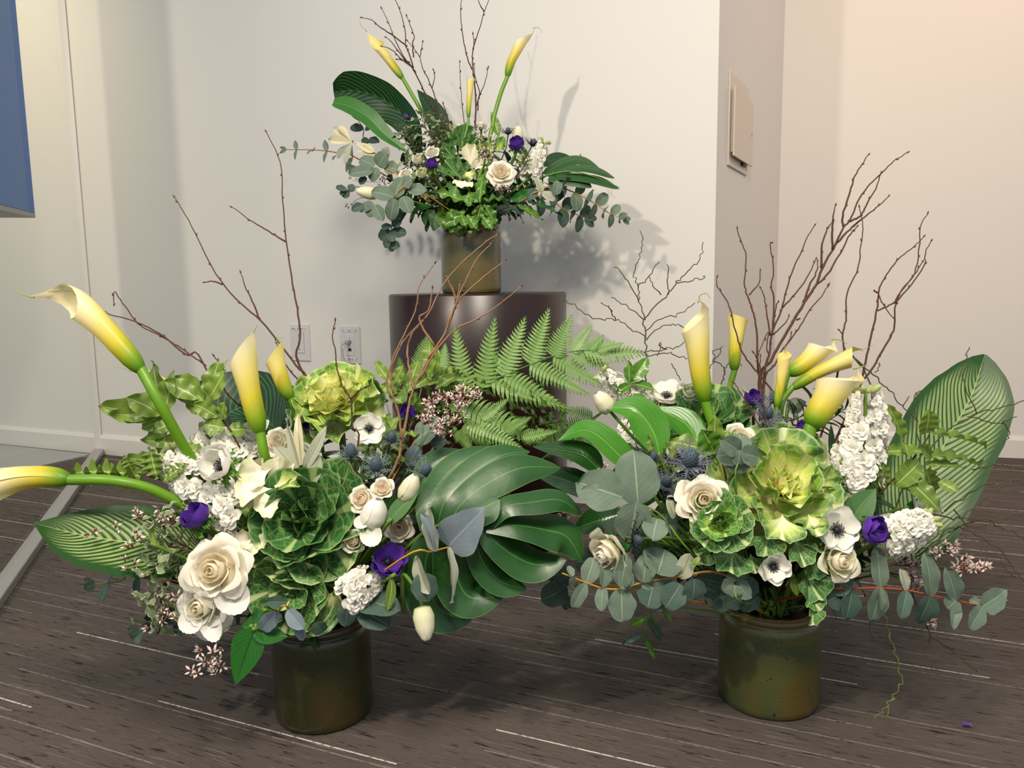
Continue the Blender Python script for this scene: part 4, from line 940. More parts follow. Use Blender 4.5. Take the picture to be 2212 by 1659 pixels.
# monstera : lobes from one midrib
def monstera(label, g, d, mid, lobes, stempts, group=None):
    T = thing('monstera_leaf', label, 'leaf', P(mid[0][0], mid[0][1], mid[0][2]))
    mc = cat([P(*q) for q in mid], 8); b = MB()
    for (pts, w0, w1, nr, tw) in lobes:
        c = cat([P(q[0], q[1], q[2] if len(q) > 2 else d) for q in pts], 6); n = len(c) - 1; N = D(*nr); vs, fs, uv = [], [], []; nu = 8
        for j in range(n + 1):
            t = (c[min(n, j + 1)] - c[max(0, j - 1)]).normalized(); nn = (N - t * N.dot(t)).normalized(); x = t.cross(nn); v = j / n
            wv = (w0 + (w1 * 1.22 - w0) * min(1, v * 1.8)) * d / F * .5 * (1 if v < .62 else max(.0, cos((v - .62) / .38 * pi / 2)) ** .75)
            for i in range(nu + 1):
                u = -1 + 2 * i / nu; vs.append(c[j] + x * u * wv + nn * (-.12 * wv * u * u + tw * wv * u * v)); uv.append(((u + 1) / 2, v))
        for j in range(n):
            for i in range(nu): a_ = j * (nu + 1) + i; fs.append((a_, a_ + 1, a_ + nu + 2, a_ + nu + 1))
        b.add(vs, fs, uv)
    part('leaf_blade', b.build('leaf_blade', M['monstera']), T); part('midrib', tubemesh('midrib', mc, .0022, .0006, M['stem']), T, None, 'light green midrib')
    if stempts: e = mouthpt(g); part('petiole', tubemesh('petiole', cat([mc[0]] + [P(*q) for q in stempts] + [e], 6), .003, .003, M['stem']), T)
monstera('huge split monstera leaf reaching right towards the middle', 'L', .99, [(928, 1140, .97), (1010, 1122, .96), (1060, 1130, .965), (1130, 1138, .985), (1200, 1160, 1.0), (1255, 1205, 1.01)], [
   ([(928, 1145, .97), (925, 1090, .98), (960, 1030, 1.01), (1010, 990, 1.03), (1075, 966, 1.05)], 40, 56, (.1, .6, 1), .1),
   ([(945, 1140, .967), (960, 1085, .97), (1010, 1030, .99), (1080, 985, 1.01), (1145, 975, 1.03)], 40, 60, (.1, .6, 1), .1),
   ([(965, 1138, .963), (1000, 1085, .965), (1060, 1040, .98), (1130, 1010, 1.0), (1212, 1010, 1.03)], 50, 66, (.1, .7, 1), -.1),
   ([(1050, 1130, .965), (1090, 1095, .965), (1150, 1085, .975), (1210, 1080, .99), (1258, 1112, 1.0)], 40, 50, (.1, .8, .9), .0),
   ([(1050, 1132, .965), (1120, 1135, .97), (1180, 1145, .985), (1225, 1160, .995), (1257, 1212, 1.0)], 40, 78, (.1, .8, .9), .0),
   ([(1045, 1140, .965), (1070, 1170, .965), (1110, 1200, .975), (1160, 1220, .985), (1224, 1210, .99)], 40, 72, (.0, .7, .9), .0),
   ([(1020, 1140, .965), (1030, 1180, .965), (1050, 1225, .975), (1090, 1260, .98), (1138, 1272, .985)], 40, 56, (.0, .6, .9), .0),
   ([(985, 1140, .965), (975, 1180, .965), (985, 1240, .975), (1015, 1290, .98), (1090, 1288, .985)], 50, 84, (.0, .5, .9), .0),
   ([(945, 1150, .975), (920, 1210, .985), (925, 1270, 1.0), (955, 1320, 1.01), (1020, 1340, 1.02)], 60, 92, (.0, .5, .9), .0),
   ([(990, 1135, .964), (1040, 1100, .962), (1080, 1080, .965)], 60, 60, (.1, .7, .9), .0)], [(860, 1200, 1.02)])
bigleaf('green monstera lobe behind the thistles', [(905, 1085, 1.04), (930, 1010, 1.06), (995, 970, 1.08)], 60, 1.06, 'monstera', 'L', 'strap', .2, (.2, .5, 1), 'broad_leaf')
# lime wavy foliage
sprig('lime wavy-edged sprig spreading over the glass channel at left', 'L', 1.08, [(480, 1090), (430, 1010), (355, 900)],
  [(355, 900, 202, 876, 54), (350, 895, 278, 855, 57), (355, 895, 318, 776, 54), (355, 900, 372, 800, 51), (360, 905, 300, 925, 35), (370, 915, 330, 930, 32), (375, 925, 300, 950, 38), (380, 935, 345, 1010, 57), (395, 960, 440, 985, 35), (352, 898, 232, 892, 35), (400, 960, 300, 948, 30), (360, 1005, 270, 985, 32), (340, 1010, 265, 1010, 32), (330, 1020, 300, 985, 27)], 'pit', dvar=.03)
sprig('lime wavy-edged sprig leaning over the hooked twig', 'L', 1.08, [(520, 970), (490, 920), (450, 868)],
  [(448, 866, 470, 778, 46), (450, 868, 482, 800, 49), (440, 865, 372, 812, 62), (430, 862, 356, 820, 46), (460, 885, 395, 868, 40), (470, 900, 420, 870, 38), (478, 905, 482, 870, 35), (485, 925, 440, 915, 46), (450, 868, 485, 775, 27), (490, 930, 535, 925, 38)], 'pit', dvar=.03)
sprig('thin twisting lime leaves above the arching calla stem', 'L', 1.04, [(440, 1062), (380, 1045), (295, 1022)],
  [(300, 1025, 148, 1008, 22, (0, 1, .5)), (310, 1028, 180, 1022, 22, (0, 1, .5)), (290, 1020, 265, 985, 24), (340, 1035, 320, 965, 49), (350, 1040, 400, 1000, 32)], 'pit', wave=.12, freq=5)
sprig('bright lime sprig right of the yellow kale against the plinth', 'L', 1.14, [(880, 960), (850, 880), (870, 830)],
  [(845, 830, 808, 775, 24), (850, 830, 870, 790, 26), (880, 850, 905, 770, 30), (885, 850, 850, 815, 30), (870, 870, 840, 850, 26), (890, 840, 960, 790, 30), (905, 860, 925, 900, 28), (900, 850, 880, 900, 30), (860, 850, 820, 830, 24), (930, 820, 925, 725, 34), (930, 815, 945, 745, 26), (920, 830, 985, 815, 26), (940, 840, 1000, 800, 24), (860, 900, 830, 940, 26)], 'pit', dvar=.04)
autosprig('lime sprig among the pale twigs left of the fern', 'L', 1.18, [(900, 900), (960, 850), (990, 810)], 14, 62, .36, 'pit', wave=.08)
autosprig('lime sprig low among the sea holly', 'L', 1.12, [(820, 1010), (850, 930)], 12, 60, .36, 'pit', wave=.08)
# grey lanceolate leaves
sprig('olive-grey lance-shaped leaves fanning out by the calla stems', 'L', 1.04, [(672, 1060), (652, 1010)],
  [(650, 1005, 640, 885, 22, (0, .2, 1), 'cream_leaf'), (645, 1010, 612, 905, 22, None, 'eucl'), (640, 1015, 592, 960, 34, None, 'eucl'), (660, 1010, 705, 920, 26, None, 'eucl'), (668, 1045, 690, 985, 38, None, 'eucl'), (660, 1000, 640, 1020, 22, None, 'tulipleaf'), (640, 1020, 590, 1000, 36, None, 'eucl')], 'eucl', 'strap', wave=0, fold=.1)
# blue grey eucalyptus
def bigeuc(label, g, d, stem, lv, m='euc', sm='stemo', group=None):
    pts = [P(q[0], q[1], d) for q in stem]; T = thing('eucalyptus_branch', label, 'branch', pts[0], group)
    part('stem', tubemesh('stem', cat([mouthpt(g)] + pts, 5), .0017, .001, M[sm]), T)
    for i, l in enumerate(lv):
        part('leaf', leafmesh(l[7] if len(l) > 7 else 'round', l[6] if len(l) > 6 and l[6] else m, .015, 2, .14, .15, i % 4, 10, 14), T, lay(P(l[0], l[1], d - .004 * (i % 3)), P(l[2], l[3], d - .01 + R(-.015, .015)), D(*(l[5] if len(l) > 5 and l[5] else (R(-.3, .3), R(0, .5), 1))), l[4] * d / F * .93))
bigeuc('large blue-grey eucalyptus leaves lying on the monstera leaf', 'L', .955, [(870, 1205), (930, 1192), (968, 1182)], [(968, 1180, 1040, 1105, 92, (.1, .2, 1), 'eucb', 'heart'), (968, 1182, 992, 1300, 30, (.9, .1, .8), 'eucl'), (945, 1190, 910, 1095, 62, (-.9, .2, .6), 'eucl'), (900, 1200, 918, 1285, 46, (-.8, 0, .6), 'eucl'), (905, 1240, 930, 1298, 60, (0, .8, .8), 'eucd'), (940, 1190, 925, 1110, 30, (.9, .3, .6), 'eucb')], sm='stemo')
bigeuc('dark eucalyptus leaves at the right rim of the left crock', 'L', .99, [(760, 1320), (770, 1300)], [(765, 1290, 858, 1310, 66, (0, .7, .8), 'eucd'), (770, 1310, 840, 1350, 58, (.1, .5, 1), 'eucd'), (752, 1300, 745, 1355, 40, None, 'eucd')])
bigeuc('pair of pale grey eucalyptus leaves over the left rim of the crock', 'L', .965, [(620, 1310), (600, 1322)], [(598, 1322, 560, 1366, 38, (0, .1, 1), 'eucb'), (598, 1322, 604, 1345, 16, (.6, .1, 1), 'eucb'), (622, 1318, 650, 1358, 34, (.1, .1, 1), 'eucb'), (620, 1300, 575, 1300, 26, None, 'eucd'), (680, 1345, 700, 1370, 36, None, 'eucd'), (640, 1345, 655, 1385, 22, None, 'eucb')])
euc('dark eucalyptus leaves hanging below the lower left roses', 'L', 1.03, [(420, 1330), (380, 1340), (340, 1345), (300, 1362)], 46, 34, 5, 'eucd', 'stem', roll0=1.2)
euc('dark eucalyptus tip poking out under the striped leaf', 'L', 1.10, [(330, 1240), (260, 1255), (205, 1262)], 40, 36, 2, 'eucd', 'stem')
# variegated sprigs
for lb, pth in (('cream-edged variegated sprig left of the largest rose', [(420, 1200), (360, 1190), (330, 1240)]), ('cream-edged variegated sprig against the striped leaf', [(400, 1180), (355, 1140), (340, 1110)]), ('cream-edged variegated sprig behind the lower rose', [(400, 1260), (350, 1270), (320, 1290)]), ('variegated sprig hanging lowest beside the lower left rose', [(385, 1290), (350, 1315), (325, 1345)])):
    autosprig(lb, 'L', 1.0, pth, 14, 54, .5, 'var', 'spoon', 'stemb', .05, 2.5, None, 'variegated_sprig', 1.0, .3)
bigleaf('bright lime leaf tip over the striped leaf', [(340, 1180), (330, 1160), (328, 1130)], 16, .98, 'pit', 'L', 'lance', .3, (0, .2, 1), 'lime_leaf')
# blossom sprays
def cloud(cx, cy, rx, ry, n): return [(cx + rx * sqrt(R(0, 1)) * cos(a), cy + ry * sqrt(R(0, 1)) * sin(a)) for a in (R(0, 6.283) for _ in range(n))]
waxflower('dense pinkish-white blossom spray left of the fern', 'L', 1.05, [[(900, 980), (940, 930), (990, 860), (1025, 842)], [(940, 930), (925, 900), (940, 870)], [(950, 920), (985, 920), (1000, 890)], [(960, 900), (965, 860), (985, 845)]], cloud(955, 895, 48, 50, 105) + cloud(1005, 853, 34, 18, 34), s=6.5)
waxflower('pale blossom spray across the striped leaf at lower left', 'L', .99, [[(400, 1190), (350, 1150), (290, 1120), (200, 1150)], [(330, 1140), (340, 1110), (350, 1095)], [(350, 1160), (300, 1170), (270, 1180)], [(340, 1200), (300, 1230), (275, 1235)]], [(300, 1118), (296, 1112), (305, 1120), (345, 1097), (340, 1108), (352, 1118), (360, 1115), (366, 1120), (375, 1122), (358, 1128), (372, 1130), (250, 1138), (258, 1142), (200, 1150), (210, 1152), (190, 1154), (205, 1145), (293, 1150), (288, 1160), (298, 1162), (304, 1172), (270, 1208), (276, 1230), (268, 1228), (290, 1218), (290, 1240), (315, 1245), (318, 1250), (285, 1180), (276, 1182), (348, 1120), (295, 1105), (310, 1110)], s=8)
waxflower('small white blossom spray beside the variegated sprig low at left', 'L', .98, [[(400, 1270), (370, 1290), (350, 1310), (345, 1340)], [(360, 1300), (370, 1325), (390, 1330)]], [(372, 1285), (380, 1290), (385, 1298), (358, 1308), (352, 1318), (356, 1325), (362, 1332), (368, 1335), (345, 1335), (350, 1342), (350, 1330), (316, 1350), (318, 1358), (380, 1335)], s=8)
waxflower('white blossom sprig hanging above the carpet left of the rose leaf', 'L', .97, [[(500, 1350), (480, 1400), (440, 1420), (418, 1445)], [(480, 1400), (470, 1430), (465, 1455)], [(478, 1405), (462, 1408)], [(436, 1425), (432, 1408)]], [(418, 1447), (414, 1450), (422, 1452), (432, 1408), (434, 1402), (462, 1412), (466, 1415), (460, 1408), (478, 1402), (472, 1430), (476, 1436), (480, 1440), (463, 1447), (466, 1455), (460, 1452), (442, 1430), (450, 1434), (456, 1436), (448, 1428), (427, 1455)], s=9)
# sea holly
thistle('sea holly cone above the centre kale, nearest the anemone', 758, 974, 1.03, 15, (.05, .9, .4), 'L', n=14, br=2.6)
thistle('sea holly cone right of the first, lower down', 812, 1003, 1.02, 16, (.1, .6, .8), 'L', n=16, br=2.8)
thistle('sea holly cone beside the upright tulip', 920, 1015, 1.02, 14, (.3, .7, .6), 'L', n=14, br=3.2)
thistle('sea holly cone behind, under the white anemone', 846, 944, 1.08, 13, (.2, .7, .7), 'L', n=12, br=2.6)
thistle('small sea holly at the foot of the pale twigs', 905, 1050, 1.05, 9, (.5, .4, .7), 'L', n=12, br=4.5)
# plants between the two arrangements
frond('large fern frond arching right in front of the plinth', 'L', 1.26, [(1010, 870), (1050, 830), (1140, 790), (1220, 762), (1300, 755), (1330, 760)],
  [(1005, 850, 982, 700, 62), (1042, 838, 1070, 682, 66), (1085, 812, 1136, 682, 66), (1145, 786, 1187, 664, 66), (1196, 770, 1236, 676, 56), (1236, 760, 1280, 700, 44), (1272, 756, 1305, 722, 32), (1062, 826, 1236, 884, 60), (1090, 812, 1232, 892, 60), (1145, 788, 1278, 855, 58), (1195, 772, 1318, 842, 54), (1236, 762, 1330, 802, 46), (1262, 758, 1402, 762, 66), (1290, 757, 1350, 740, 30)])
frond('lower fern frond drooping behind the monstera leaf', 'L', 1.20, [(960, 870), (1010, 900), (1060, 925), (1110, 945), (1180, 963)],
  [(1000, 880, 1185, 962, 84), (1010, 915, 1130, 968, 60), (1000, 920, 1060, 965, 50), (990, 930, 1020, 975, 40), (1040, 905, 1100, 860, 40), (1090, 930, 1150, 900, 40), (1130, 945, 1210, 930, 34)])
frond('small fern tips behind the lime sprig and pale twigs', 'L', 1.30, [(900, 880), (900, 800)], [(870, 840, 862, 770, 44), (900, 800, 925, 720, 44), (955, 800, 962, 740, 40), (880, 860, 845, 850, 36)])
frond('shaded fern frond between the two arrangements', 'L', 1.38, [(1290, 900), (1240, 930), (1180, 960)], [(1280, 900, 1200, 880, 40), (1260, 920, 1170, 915, 44), (1270, 930, 1230, 1000, 50), (1250, 930, 1180, 990, 50), (1290, 920, 1270, 980, 44), (1230, 940, 1130, 960, 50)])
autosprig('shaded green leafy sprig under the large fern', 'L', 1.28, [(980, 960), (1100, 890), (1180, 850)], 26, 46, .42, 'pitd', wave=.05)
autosprig('second shaded green sprig under the large fern, lower', 'L', 1.30, [(1000, 990), (1120, 930), (1220, 910)], 26, 46, .42, 'pitd', wave=.05)
autosprig('green sprig filling behind the fern tips', 'L', 1.36, [(940, 960), (1020, 850), (1080, 800)], 22, 46, .42, 'pitd', wave=.05)
bigeuc('dull grey eucalyptus leaf behind the pale twigs', 'L', 1.12, [(880, 980), (905, 950)], [(895, 955, 950, 905, 60, (0, .6, .8), 'euc'), (930, 960, 965, 950, 28, None, 'eucd'), (905, 960, 880, 1010, 36, None, 'eucb')])
filler('L', 'dark salal leaves packed under the flowers of the left arrangement', [(420, 1150, 0), (480, 1060, .05), (400, 1250, -.02), (500, 1000, .1), (560, 1180, -.04), (600, 1080, .0), (640, 980, .1), (700, 940, .1), (760, 1020, .02), (720, 1200, -.04), (800, 980, .1), (830, 1100, -.01), (860, 1000, .05), (900, 1100, .0), (820, 1270, -.03), (560, 1290, -.04), (480, 1290, -.02), (660, 1340, -.05), (740, 1080, 0), (900, 1240, .02), (950, 1050, .08), (640, 1180, -.02)], 1.10, 'fill', 66, 12, 'salal packed in the left crock')
bigleaf('yellow-green curled leaf under the split monstera leaf', [(1105, 1050, 1.0), (1080, 1075, 1.0), (1045, 1092, 1.0)], 36, 1.0, 'pit', 'L', 'ovate', .3, (0, .8, .8), 'lime_leaf')
# ---------------------------------------------------------------- right arrangement
random.seed(23)
bigleaf('tall striped calathea leaf standing at the far right', [(1945, 1200, 1.22), (1990, 1070, 1.24), (2045, 950, 1.27), (2096, 860, 1.29), (2128, 766, 1.30)], 200, 1.27, 'calar', 'R', 'obov', .16, (-.25, .25, 1), 'broad_leaf', stempts=[(1850, 1230, 1.18)], nu=16, nv=34)
# callas
calla('tall upright cream calla lily with a curled tip, leftmost on the right', [(1524, 868), (1512, 800), (1506, 730), (1496, 672)], 1.10, 62, 'R', (-.75, .0, .6), [(1510, 648), (1512, 638), (1526, 634), (1534, 645)], [(1545, 930), (1585, 1000)], flare=1.0, cut=.22)
calla('slim yellow calla lily with a pale pink lip beside the narrow wall', [(1586, 800), (1588, 760), (1592, 720), (1594, 676)], 1.20, 40, 'R', (.1, .7, .7), [(1578, 672), (1574, 664), (1566, 660)], [(1576, 850), (1590, 920)], m='callay', cut=.12)
calla('yellow calla lily with a pale open lip leaning right beside the thin green one', [(1702, 806), (1728, 792), (1760, 765), (1785, 738)], 1.16, 52, 'R', (.2, .8, .6), [(1800, 733), (1815, 735), (1830, 742)], [(1690, 845), (1680, 920)], flare=1.1, cut=.25)
calla('long narrow calla lily pointing right towards the bare twigs', [(1712, 838), (1760, 808), (1810, 785), (1850, 768)], 1.15, 38, 'R', (.5, -.2, .8), [(1865, 755), (1875, 750), (1890, 746)], [(1690, 870), (1680, 930)], m='callay', cut=.15)
calla('thin rolled green-yellow calla lily standing in the middle right', [(1678, 880), (1684, 840), (1690, 800), (1694, 760)], 1.10, 28, 'R', (.6, .3, .8), [(1696, 754), (1694, 746), (1690, 744)], [(1672, 930), (1678, 1000)], m='callay', cut=.15)
calla('wide open cream calla lily in front of the white stock spike', [(1752, 922), (1770, 890), (1795, 850), (1822, 800)], 1.05, 84, 'R', (-.6, .25, .75), [(1850, 795), (1862, 792), (1875, 788)], [(1742, 960), (1720, 1020)], flare=1.05, cut=.30)
# twigs
def cr(x, y): return (1380 + x / 3.072, 300 + y / 3.072)
branch('longest dark birch twig fanning to the upper right', 'R', 1.20, [[cr(800, 1620), cr(870, 1480), cr(960, 1320), cr(1100, 1080), cr(1180, 960), cr(1220, 850), cr(1290, 730), cr(1355, 590), cr(1400, 540), cr(1460, 400), cr(1520, 320), cr(1605, 232), cr(1690, 150), cr(1785, 88)],
   [cr(1400, 548), cr(1470, 510), cr(1520, 420), cr(1580, 310), cr(1605, 225)], [cr(1355, 580), cr(1352, 510), cr(1400, 350), cr(1435, 245), cr(1480, 170), cr(1525, 100)], [cr(1320, 685), cr(1400, 600), cr(1500, 515), cr(1590, 445), cr(1662, 378)],
   [cr(1285, 735), cr(1285, 600), cr(1290, 520), cr(1305, 440)], [cr(1210, 858), cr(1215, 700), cr(1250, 600), cr(1285, 545)], [cr(1175, 970), cr(1250, 900), cr(1340, 750), cr(1400, 640), cr(1452, 580)], [cr(1090, 1085), cr(1140, 960), cr(1180, 880), cr(1186, 810)], [cr(1050, 1200), cr(1065, 1195)]], .0027)
branch('birch twig with paired shoots beside the corner of the wall', 'R', 1.22, [[cr(830, 1600), cr(870, 1420), cr(880, 1300), cr(940, 1150), cr(970, 1040), cr(1025, 860), cr(1080, 750), cr(1115, 655), cr(1170, 570)], [cr(955, 1120), cr(1060, 1000), cr(1140, 880), cr(1178, 792)], [cr(880, 1310), cr(900, 1180), cr(915, 1100), cr(925, 1080)], [cr(890, 1300), cr(960, 1235), cr(998, 1175)], [cr(870, 1305), cr(850, 1160), cr(835, 1060), cr(806, 985)], [cr(890, 1250), cr(895, 1050), cr(880, 980), cr(895, 860), cr(872, 700), cr(885, 690)]], .0020)
branch('bare twig curving left past the slim yellow calla', 'R', 1.14, [[cr(900, 1760), cr(860, 1640), cr(770, 1530), cr(690, 1420), cr(645, 1290), cr(620, 1180), cr(580, 1065), cr(520, 980), cr(518, 915)]], .0017)
branch('bare twig with a dark tip in front of the narrow wall', 'R', 1.20, [[cr(800, 1620), cr(790, 1520), cr(780, 1260), cr(755, 1140), cr(725, 1055), cr(700, 950), cr(712, 780), cr(672, 665), cr(650, 590)], [cr(732, 1035), cr(795, 960), cr(806, 870)]], .0019)
branch('lone wavy twig rising between the fan and the far right twigs', 'R', 1.18, [[cr(1290, 1680), cr(1330, 1510), cr(1360, 1400), cr(1352, 1300), cr(1378, 1180), cr(1382, 1030), cr(1455, 860), cr(1470, 730), cr(1488, 600), cr(1465, 450)], [cr(1352, 1300), cr(1330, 1270)]], .0018)
branch('forked reddish twig at the far right', 'R', 1.22, [[cr(1440, 1700), cr(1495, 1520), cr(1540, 1310), cr(1580, 1140), cr(1590, 1020), cr(1625, 930), cr(1710, 810), cr(1800, 735), cr(1898, 645)], [cr(1585, 1140), cr(1650, 1110), cr(1710, 1070), cr(1745, 1000), cr(1830, 890), cr(1862, 720), cr(1870, 580), cr(1920, 490)], [cr(1590, 1030), cr(1610, 1080), cr(1690, 1190)], [cr(1580, 1020), cr(1560, 1005)]], .0021)
branch('second twig of the far right pair, hooked at its tip', 'R', 1.21, [[cr(1440, 1700), cr(1545, 1530), cr(1655, 1340), cr(1697, 1240), cr(1705, 1095), cr(1790, 990), cr(1890, 850), cr(1900, 760), cr(1940, 675)], [cr(1705, 1090), cr(1720, 1040), cr(1830, 900), cr(1885, 810)]], .0020)
branch('short birch twig between the callas on the right', 'R', 1.18, [[cr(830, 1640), cr(900, 1500), cr(960, 1390), cr(1060, 1260), cr(1130, 1140), cr(1210, 1045), cr(1262, 965)], [cr(960, 1390), cr(1000, 1330), cr(1012, 1285)]], .0017)
branch('thin birch twig close behind the thin green calla', 'R', 1.16, [[cr(810, 1640), cr(840, 1530), cr(860, 1440), cr(850, 1390), cr(860, 1280), cr(820, 1360), cr(790, 1430)], [cr(800, 1530), cr(810, 1440)]], .0014)
branch('dark twig crossing in front of the violet anemones', 'R', 1.06, [[(1695, 1010), (1662, 940), (1650, 880), (1645, 830), (1640, 790), (1628, 760)], [(1655, 950), (1630, 900), (1600, 850), (1585, 826)]], .0016, 'barkd')
branch('curly willow branch in front of the wall left of the tall calla', 'R', 1.24, [[(1402, 870), (1398, 800), (1396, 740), (1393, 690), (1440, 640), (1462, 610), (1490, 580), (1512, 560), (1520, 520)], [(1394, 692), (1380, 650), (1378, 620), (1370, 590), (1378, 560), (1388, 530), (1384, 500)], [(1462, 610), (1490, 606), (1515, 602), (1521, 597)], [(1395, 715), (1430, 690), (1465, 680), (1500, 655)], [(1396, 735), (1430, 705), (1460, 700), (1480, 707)], [(1397, 760), (1430, 755), (1460, 750), (1488, 735)], [(1397, 768), (1440, 762), (1470, 770), (1490, 775)], [(1396, 730), (1360, 710), (1330, 690), (1300, 690), (1270, 680), (1235, 655), (1220, 650)], [(1390, 690), (1350, 660), (1322, 640)], [(1380, 650), (1350, 600), (1325, 575)], [(1378, 620), (1400, 600), (1422, 566)], [(1444, 636), (1444, 600), (1441, 568)], [(1330, 692), (1318, 665), (1299, 655)], [(1440, 755), (1425, 745), (1427, 744), (1418, 772)], [(1428, 637), (1410, 615), (1405, 598)]], .0014, 'willow', name='curly_willow_branch', budstep=0, jit=.005)
branch('curly willow twig low between the two tall callas', 'R', 1.24, [[(1560, 850), (1564, 815), (1560, 790), (1540, 780), (1550, 770), (1558, 750)], [(1564, 810), (1570, 790), (1590, 785), (1600, 790)], [(1535, 830), (1530, 800), (1546, 775), (1540, 760), (1558, 750)], [(1450, 785), (1460, 800), (1470, 820)]], .0011, 'willow', name='curly_willow_branch', budstep=0, jit=.004)
branch('dark curly willow twig arching over the striped calathea leaf', 'R', 1.16, [[(1900, 1010), (1880, 830), (1838, 765), (1860, 790), (1890, 810), (1905, 830), (1930, 850), (1940, 870), (1962, 890), (1985, 910)], [(1890, 805), (1900, 790), (1899, 785)], [(1950, 878), (1965, 855)], [(1985, 870), (1978, 850), (1990, 845)]], .0012, 'willow', name='curly_willow_branch', budstep=0, jit=.003, base=False)
branch('curly willow branch crossing the front of the calathea leaf to the frame edge', 'R', 1.14, [[(1900, 1160), (1980, 1000), (2050, 930), (2110, 895), (2160, 880), (2212, 866), (2260, 850)], [(2090, 900), (2140, 912), (2165, 915), (2180, 940), (2170, 955)], [(2165, 915), (2195, 900)], [(2110, 893), (2080, 820), (2090, 790), (2088, 770), (2094, 748)], [(1990, 985), (1975, 870), (1985, 845)]], .0013, 'willow', name='curly_willow_branch', budstep=0, jit=.004)
for k, (lb, ps) in enumerate((('green curly willow twigs spreading low at right, upper bundle', [[(2000, 1120), (2070, 1120), (2120, 1080), (2170, 1050), (2212, 1030), (2260, 1020)], [(2070, 1120), (2130, 1125), (2180, 1115), (2225, 1085)], [(2040, 1105), (2100, 1060), (2150, 1040), (2185, 1025)], [(2100, 1015), (2150, 1003), (2190, 1010), (2230, 1005)], [(2060, 1100), (2100, 1140), (2160, 1130)]]),
    ('green curly willow twigs spreading low at right, lower bundle', [[(1990, 1200), (2050, 1140), (2100, 1150), (2150, 1180), (2190, 1230), (2212, 1260)], [(2050, 1150), (2120, 1120), (2160, 1140), (2212, 1160)], [(1950, 1270), (2060, 1275), (2150, 1262), (2230, 1268)], [(2090, 1200), (2150, 1200), (2190, 1250)], [(1960, 1210), (2000, 1180), (2080, 1165)]]),
    ('curly willow twig trailing down to the carpet right of the crock', [[(1890, 1310), (1918, 1360), (1930, 1400), (1940, 1440), (1945, 1480), (1920, 1515), (1912, 1530), (1888, 1552)], [(1925, 1512), (1935, 1510)], [(1915, 1528), (1922, 1548)]]),
    ('dark willow twig hanging below the right eucalyptus', [[(1940, 1240), (1980, 1320), (2005, 1360), (2010, 1374), (2050, 1400), (2100, 1440), (2110, 1448)], [(2012, 1374), (2000, 1400), (1995, 1430)], [(2000, 1352), (2030, 1340), (2060, 1338)], [(1880, 1340), (1888, 1390)]]))):
    branch(lb, 'R', 1.08 if k < 2 else 1.04, ps, .0014, 'willow' if k != 2 else 'willowg', name='curly_willow_branch', budstep=0, jit=.005, r1=.0005)
autosprig('curly willow tangle behind the blossom spray at right', 'R', 1.10, [(1850, 1250), (1950, 1230), (2030, 1200)], 5, 30, .3, 'pitd', sm='willow')
# big kale
kale('large cream-centred green ornamental kale at the heart of the right arrangement', 1690, 1050, 1.02, 135, (.02, .55, .85), 'R', ('kale_i', 'kale_y', 'kale_c', 'kale_c'), None, ((4, .42, 1.25), (5, .76, .75), (6, 1.08, .32), (5, 1.12, .0)), .12, 6, 'kale_i', 5)
kale('small round lime-green kale with a cabbage-like centre, lower left of the large one', 1556, 1126, .950, 57, (-.25, .35, .9), 'R', ('kale_l', 'kale_l', 'kale_l', 'kale_d'), None, ((4, .46, 1.4), (4, .68, 1.05), (5, 1.0, .5), (5, 1.15, .1)), .05, 4, 'kale_l', 4)
kale('grey-green veined kale behind the tall calla stem on the right', 1525, 900, 1.18, 88, (-.1, .7, .7), 'R', ('kale_g', 'kale_g', 'kale_g'), None, ((5, .6, .9), (7, .95, .5), (6, 1.1, .1)), .07, 5, 'kale_c', 4)
def kset(label, spec, c, g, dx=1.0):
    T = thing('ornamental_kale', label, 'plant', P(c[0], c[1], dx))
    for i, a in enumerate(spec): kleaf(T, *a[:7], a[7], i)
    stem_to(T, P(c[0], c[1], dx), D(0, -.3, -1), g, .005, 'stem'); return T
kset('cream-hearted kale skirt curling down below the large kale', [(1690, 1110, 1685, 1172, 120, .97, 'kale_c', (0, .5, 1)), (1745, 1110, 1765, 1160, 80, .97, 'kale_c', (.3, .3, 1)), (1660, 1145, 1650, 1205, 90, .975, 'kale_d', (-.1, .2, 1)), (1715, 1160, 1735, 1225, 84, .975, 'kale_d', (.2, .2, 1)), (1740, 1200, 1765, 1255, 60, .985, 'kale_g', (.2, .2, 1)), (1760, 1060, 1790, 1000, 80, 1.02, 'kale_c', (.3, .4, 1)), (1640, 1010, 1610, 965, 60, 1.04, 'kale_c', (-.3, .4, 1)), (1780, 1080, 1815, 1060, 60, 1.01, 'kale_c', (.5, .4, 1))], (1690, 1150), 'R', .98)
kset('veined kale leaves under the small lime kale', [(1585, 1180, 1575, 1242, 110, .97, 'kale_d', (-.1, .1, 1)), (1530, 1160, 1490, 1170, 70, .98, 'kale_d', (-.5, .4, 1)), (1540, 1185, 1498, 1200, 70, .975, 'kale_d', (-.3, .1, 1)), (1620, 1195, 1630, 1240, 70, .98, 'kale_d', (.2, .1, 1)), (1510, 1195, 1520, 1222, 60, .98, 'kale_c', (-.2, -.3, 1))], (1570, 1190), 'R', .99)
kset('kale leaf hanging over the right rim of the right crock', [(1735, 1225, 1765, 1300, 96, .985, 'kale_g', (.1, .3, 1)), (1745, 1280, 1770, 1320, 60, .975, 'kale_d', (0, .5, 1)), (1760, 1295, 1748, 1352, 42, .97, 'kale_d', (.2, .1, 1))], (1745, 1240), 'R', .99)
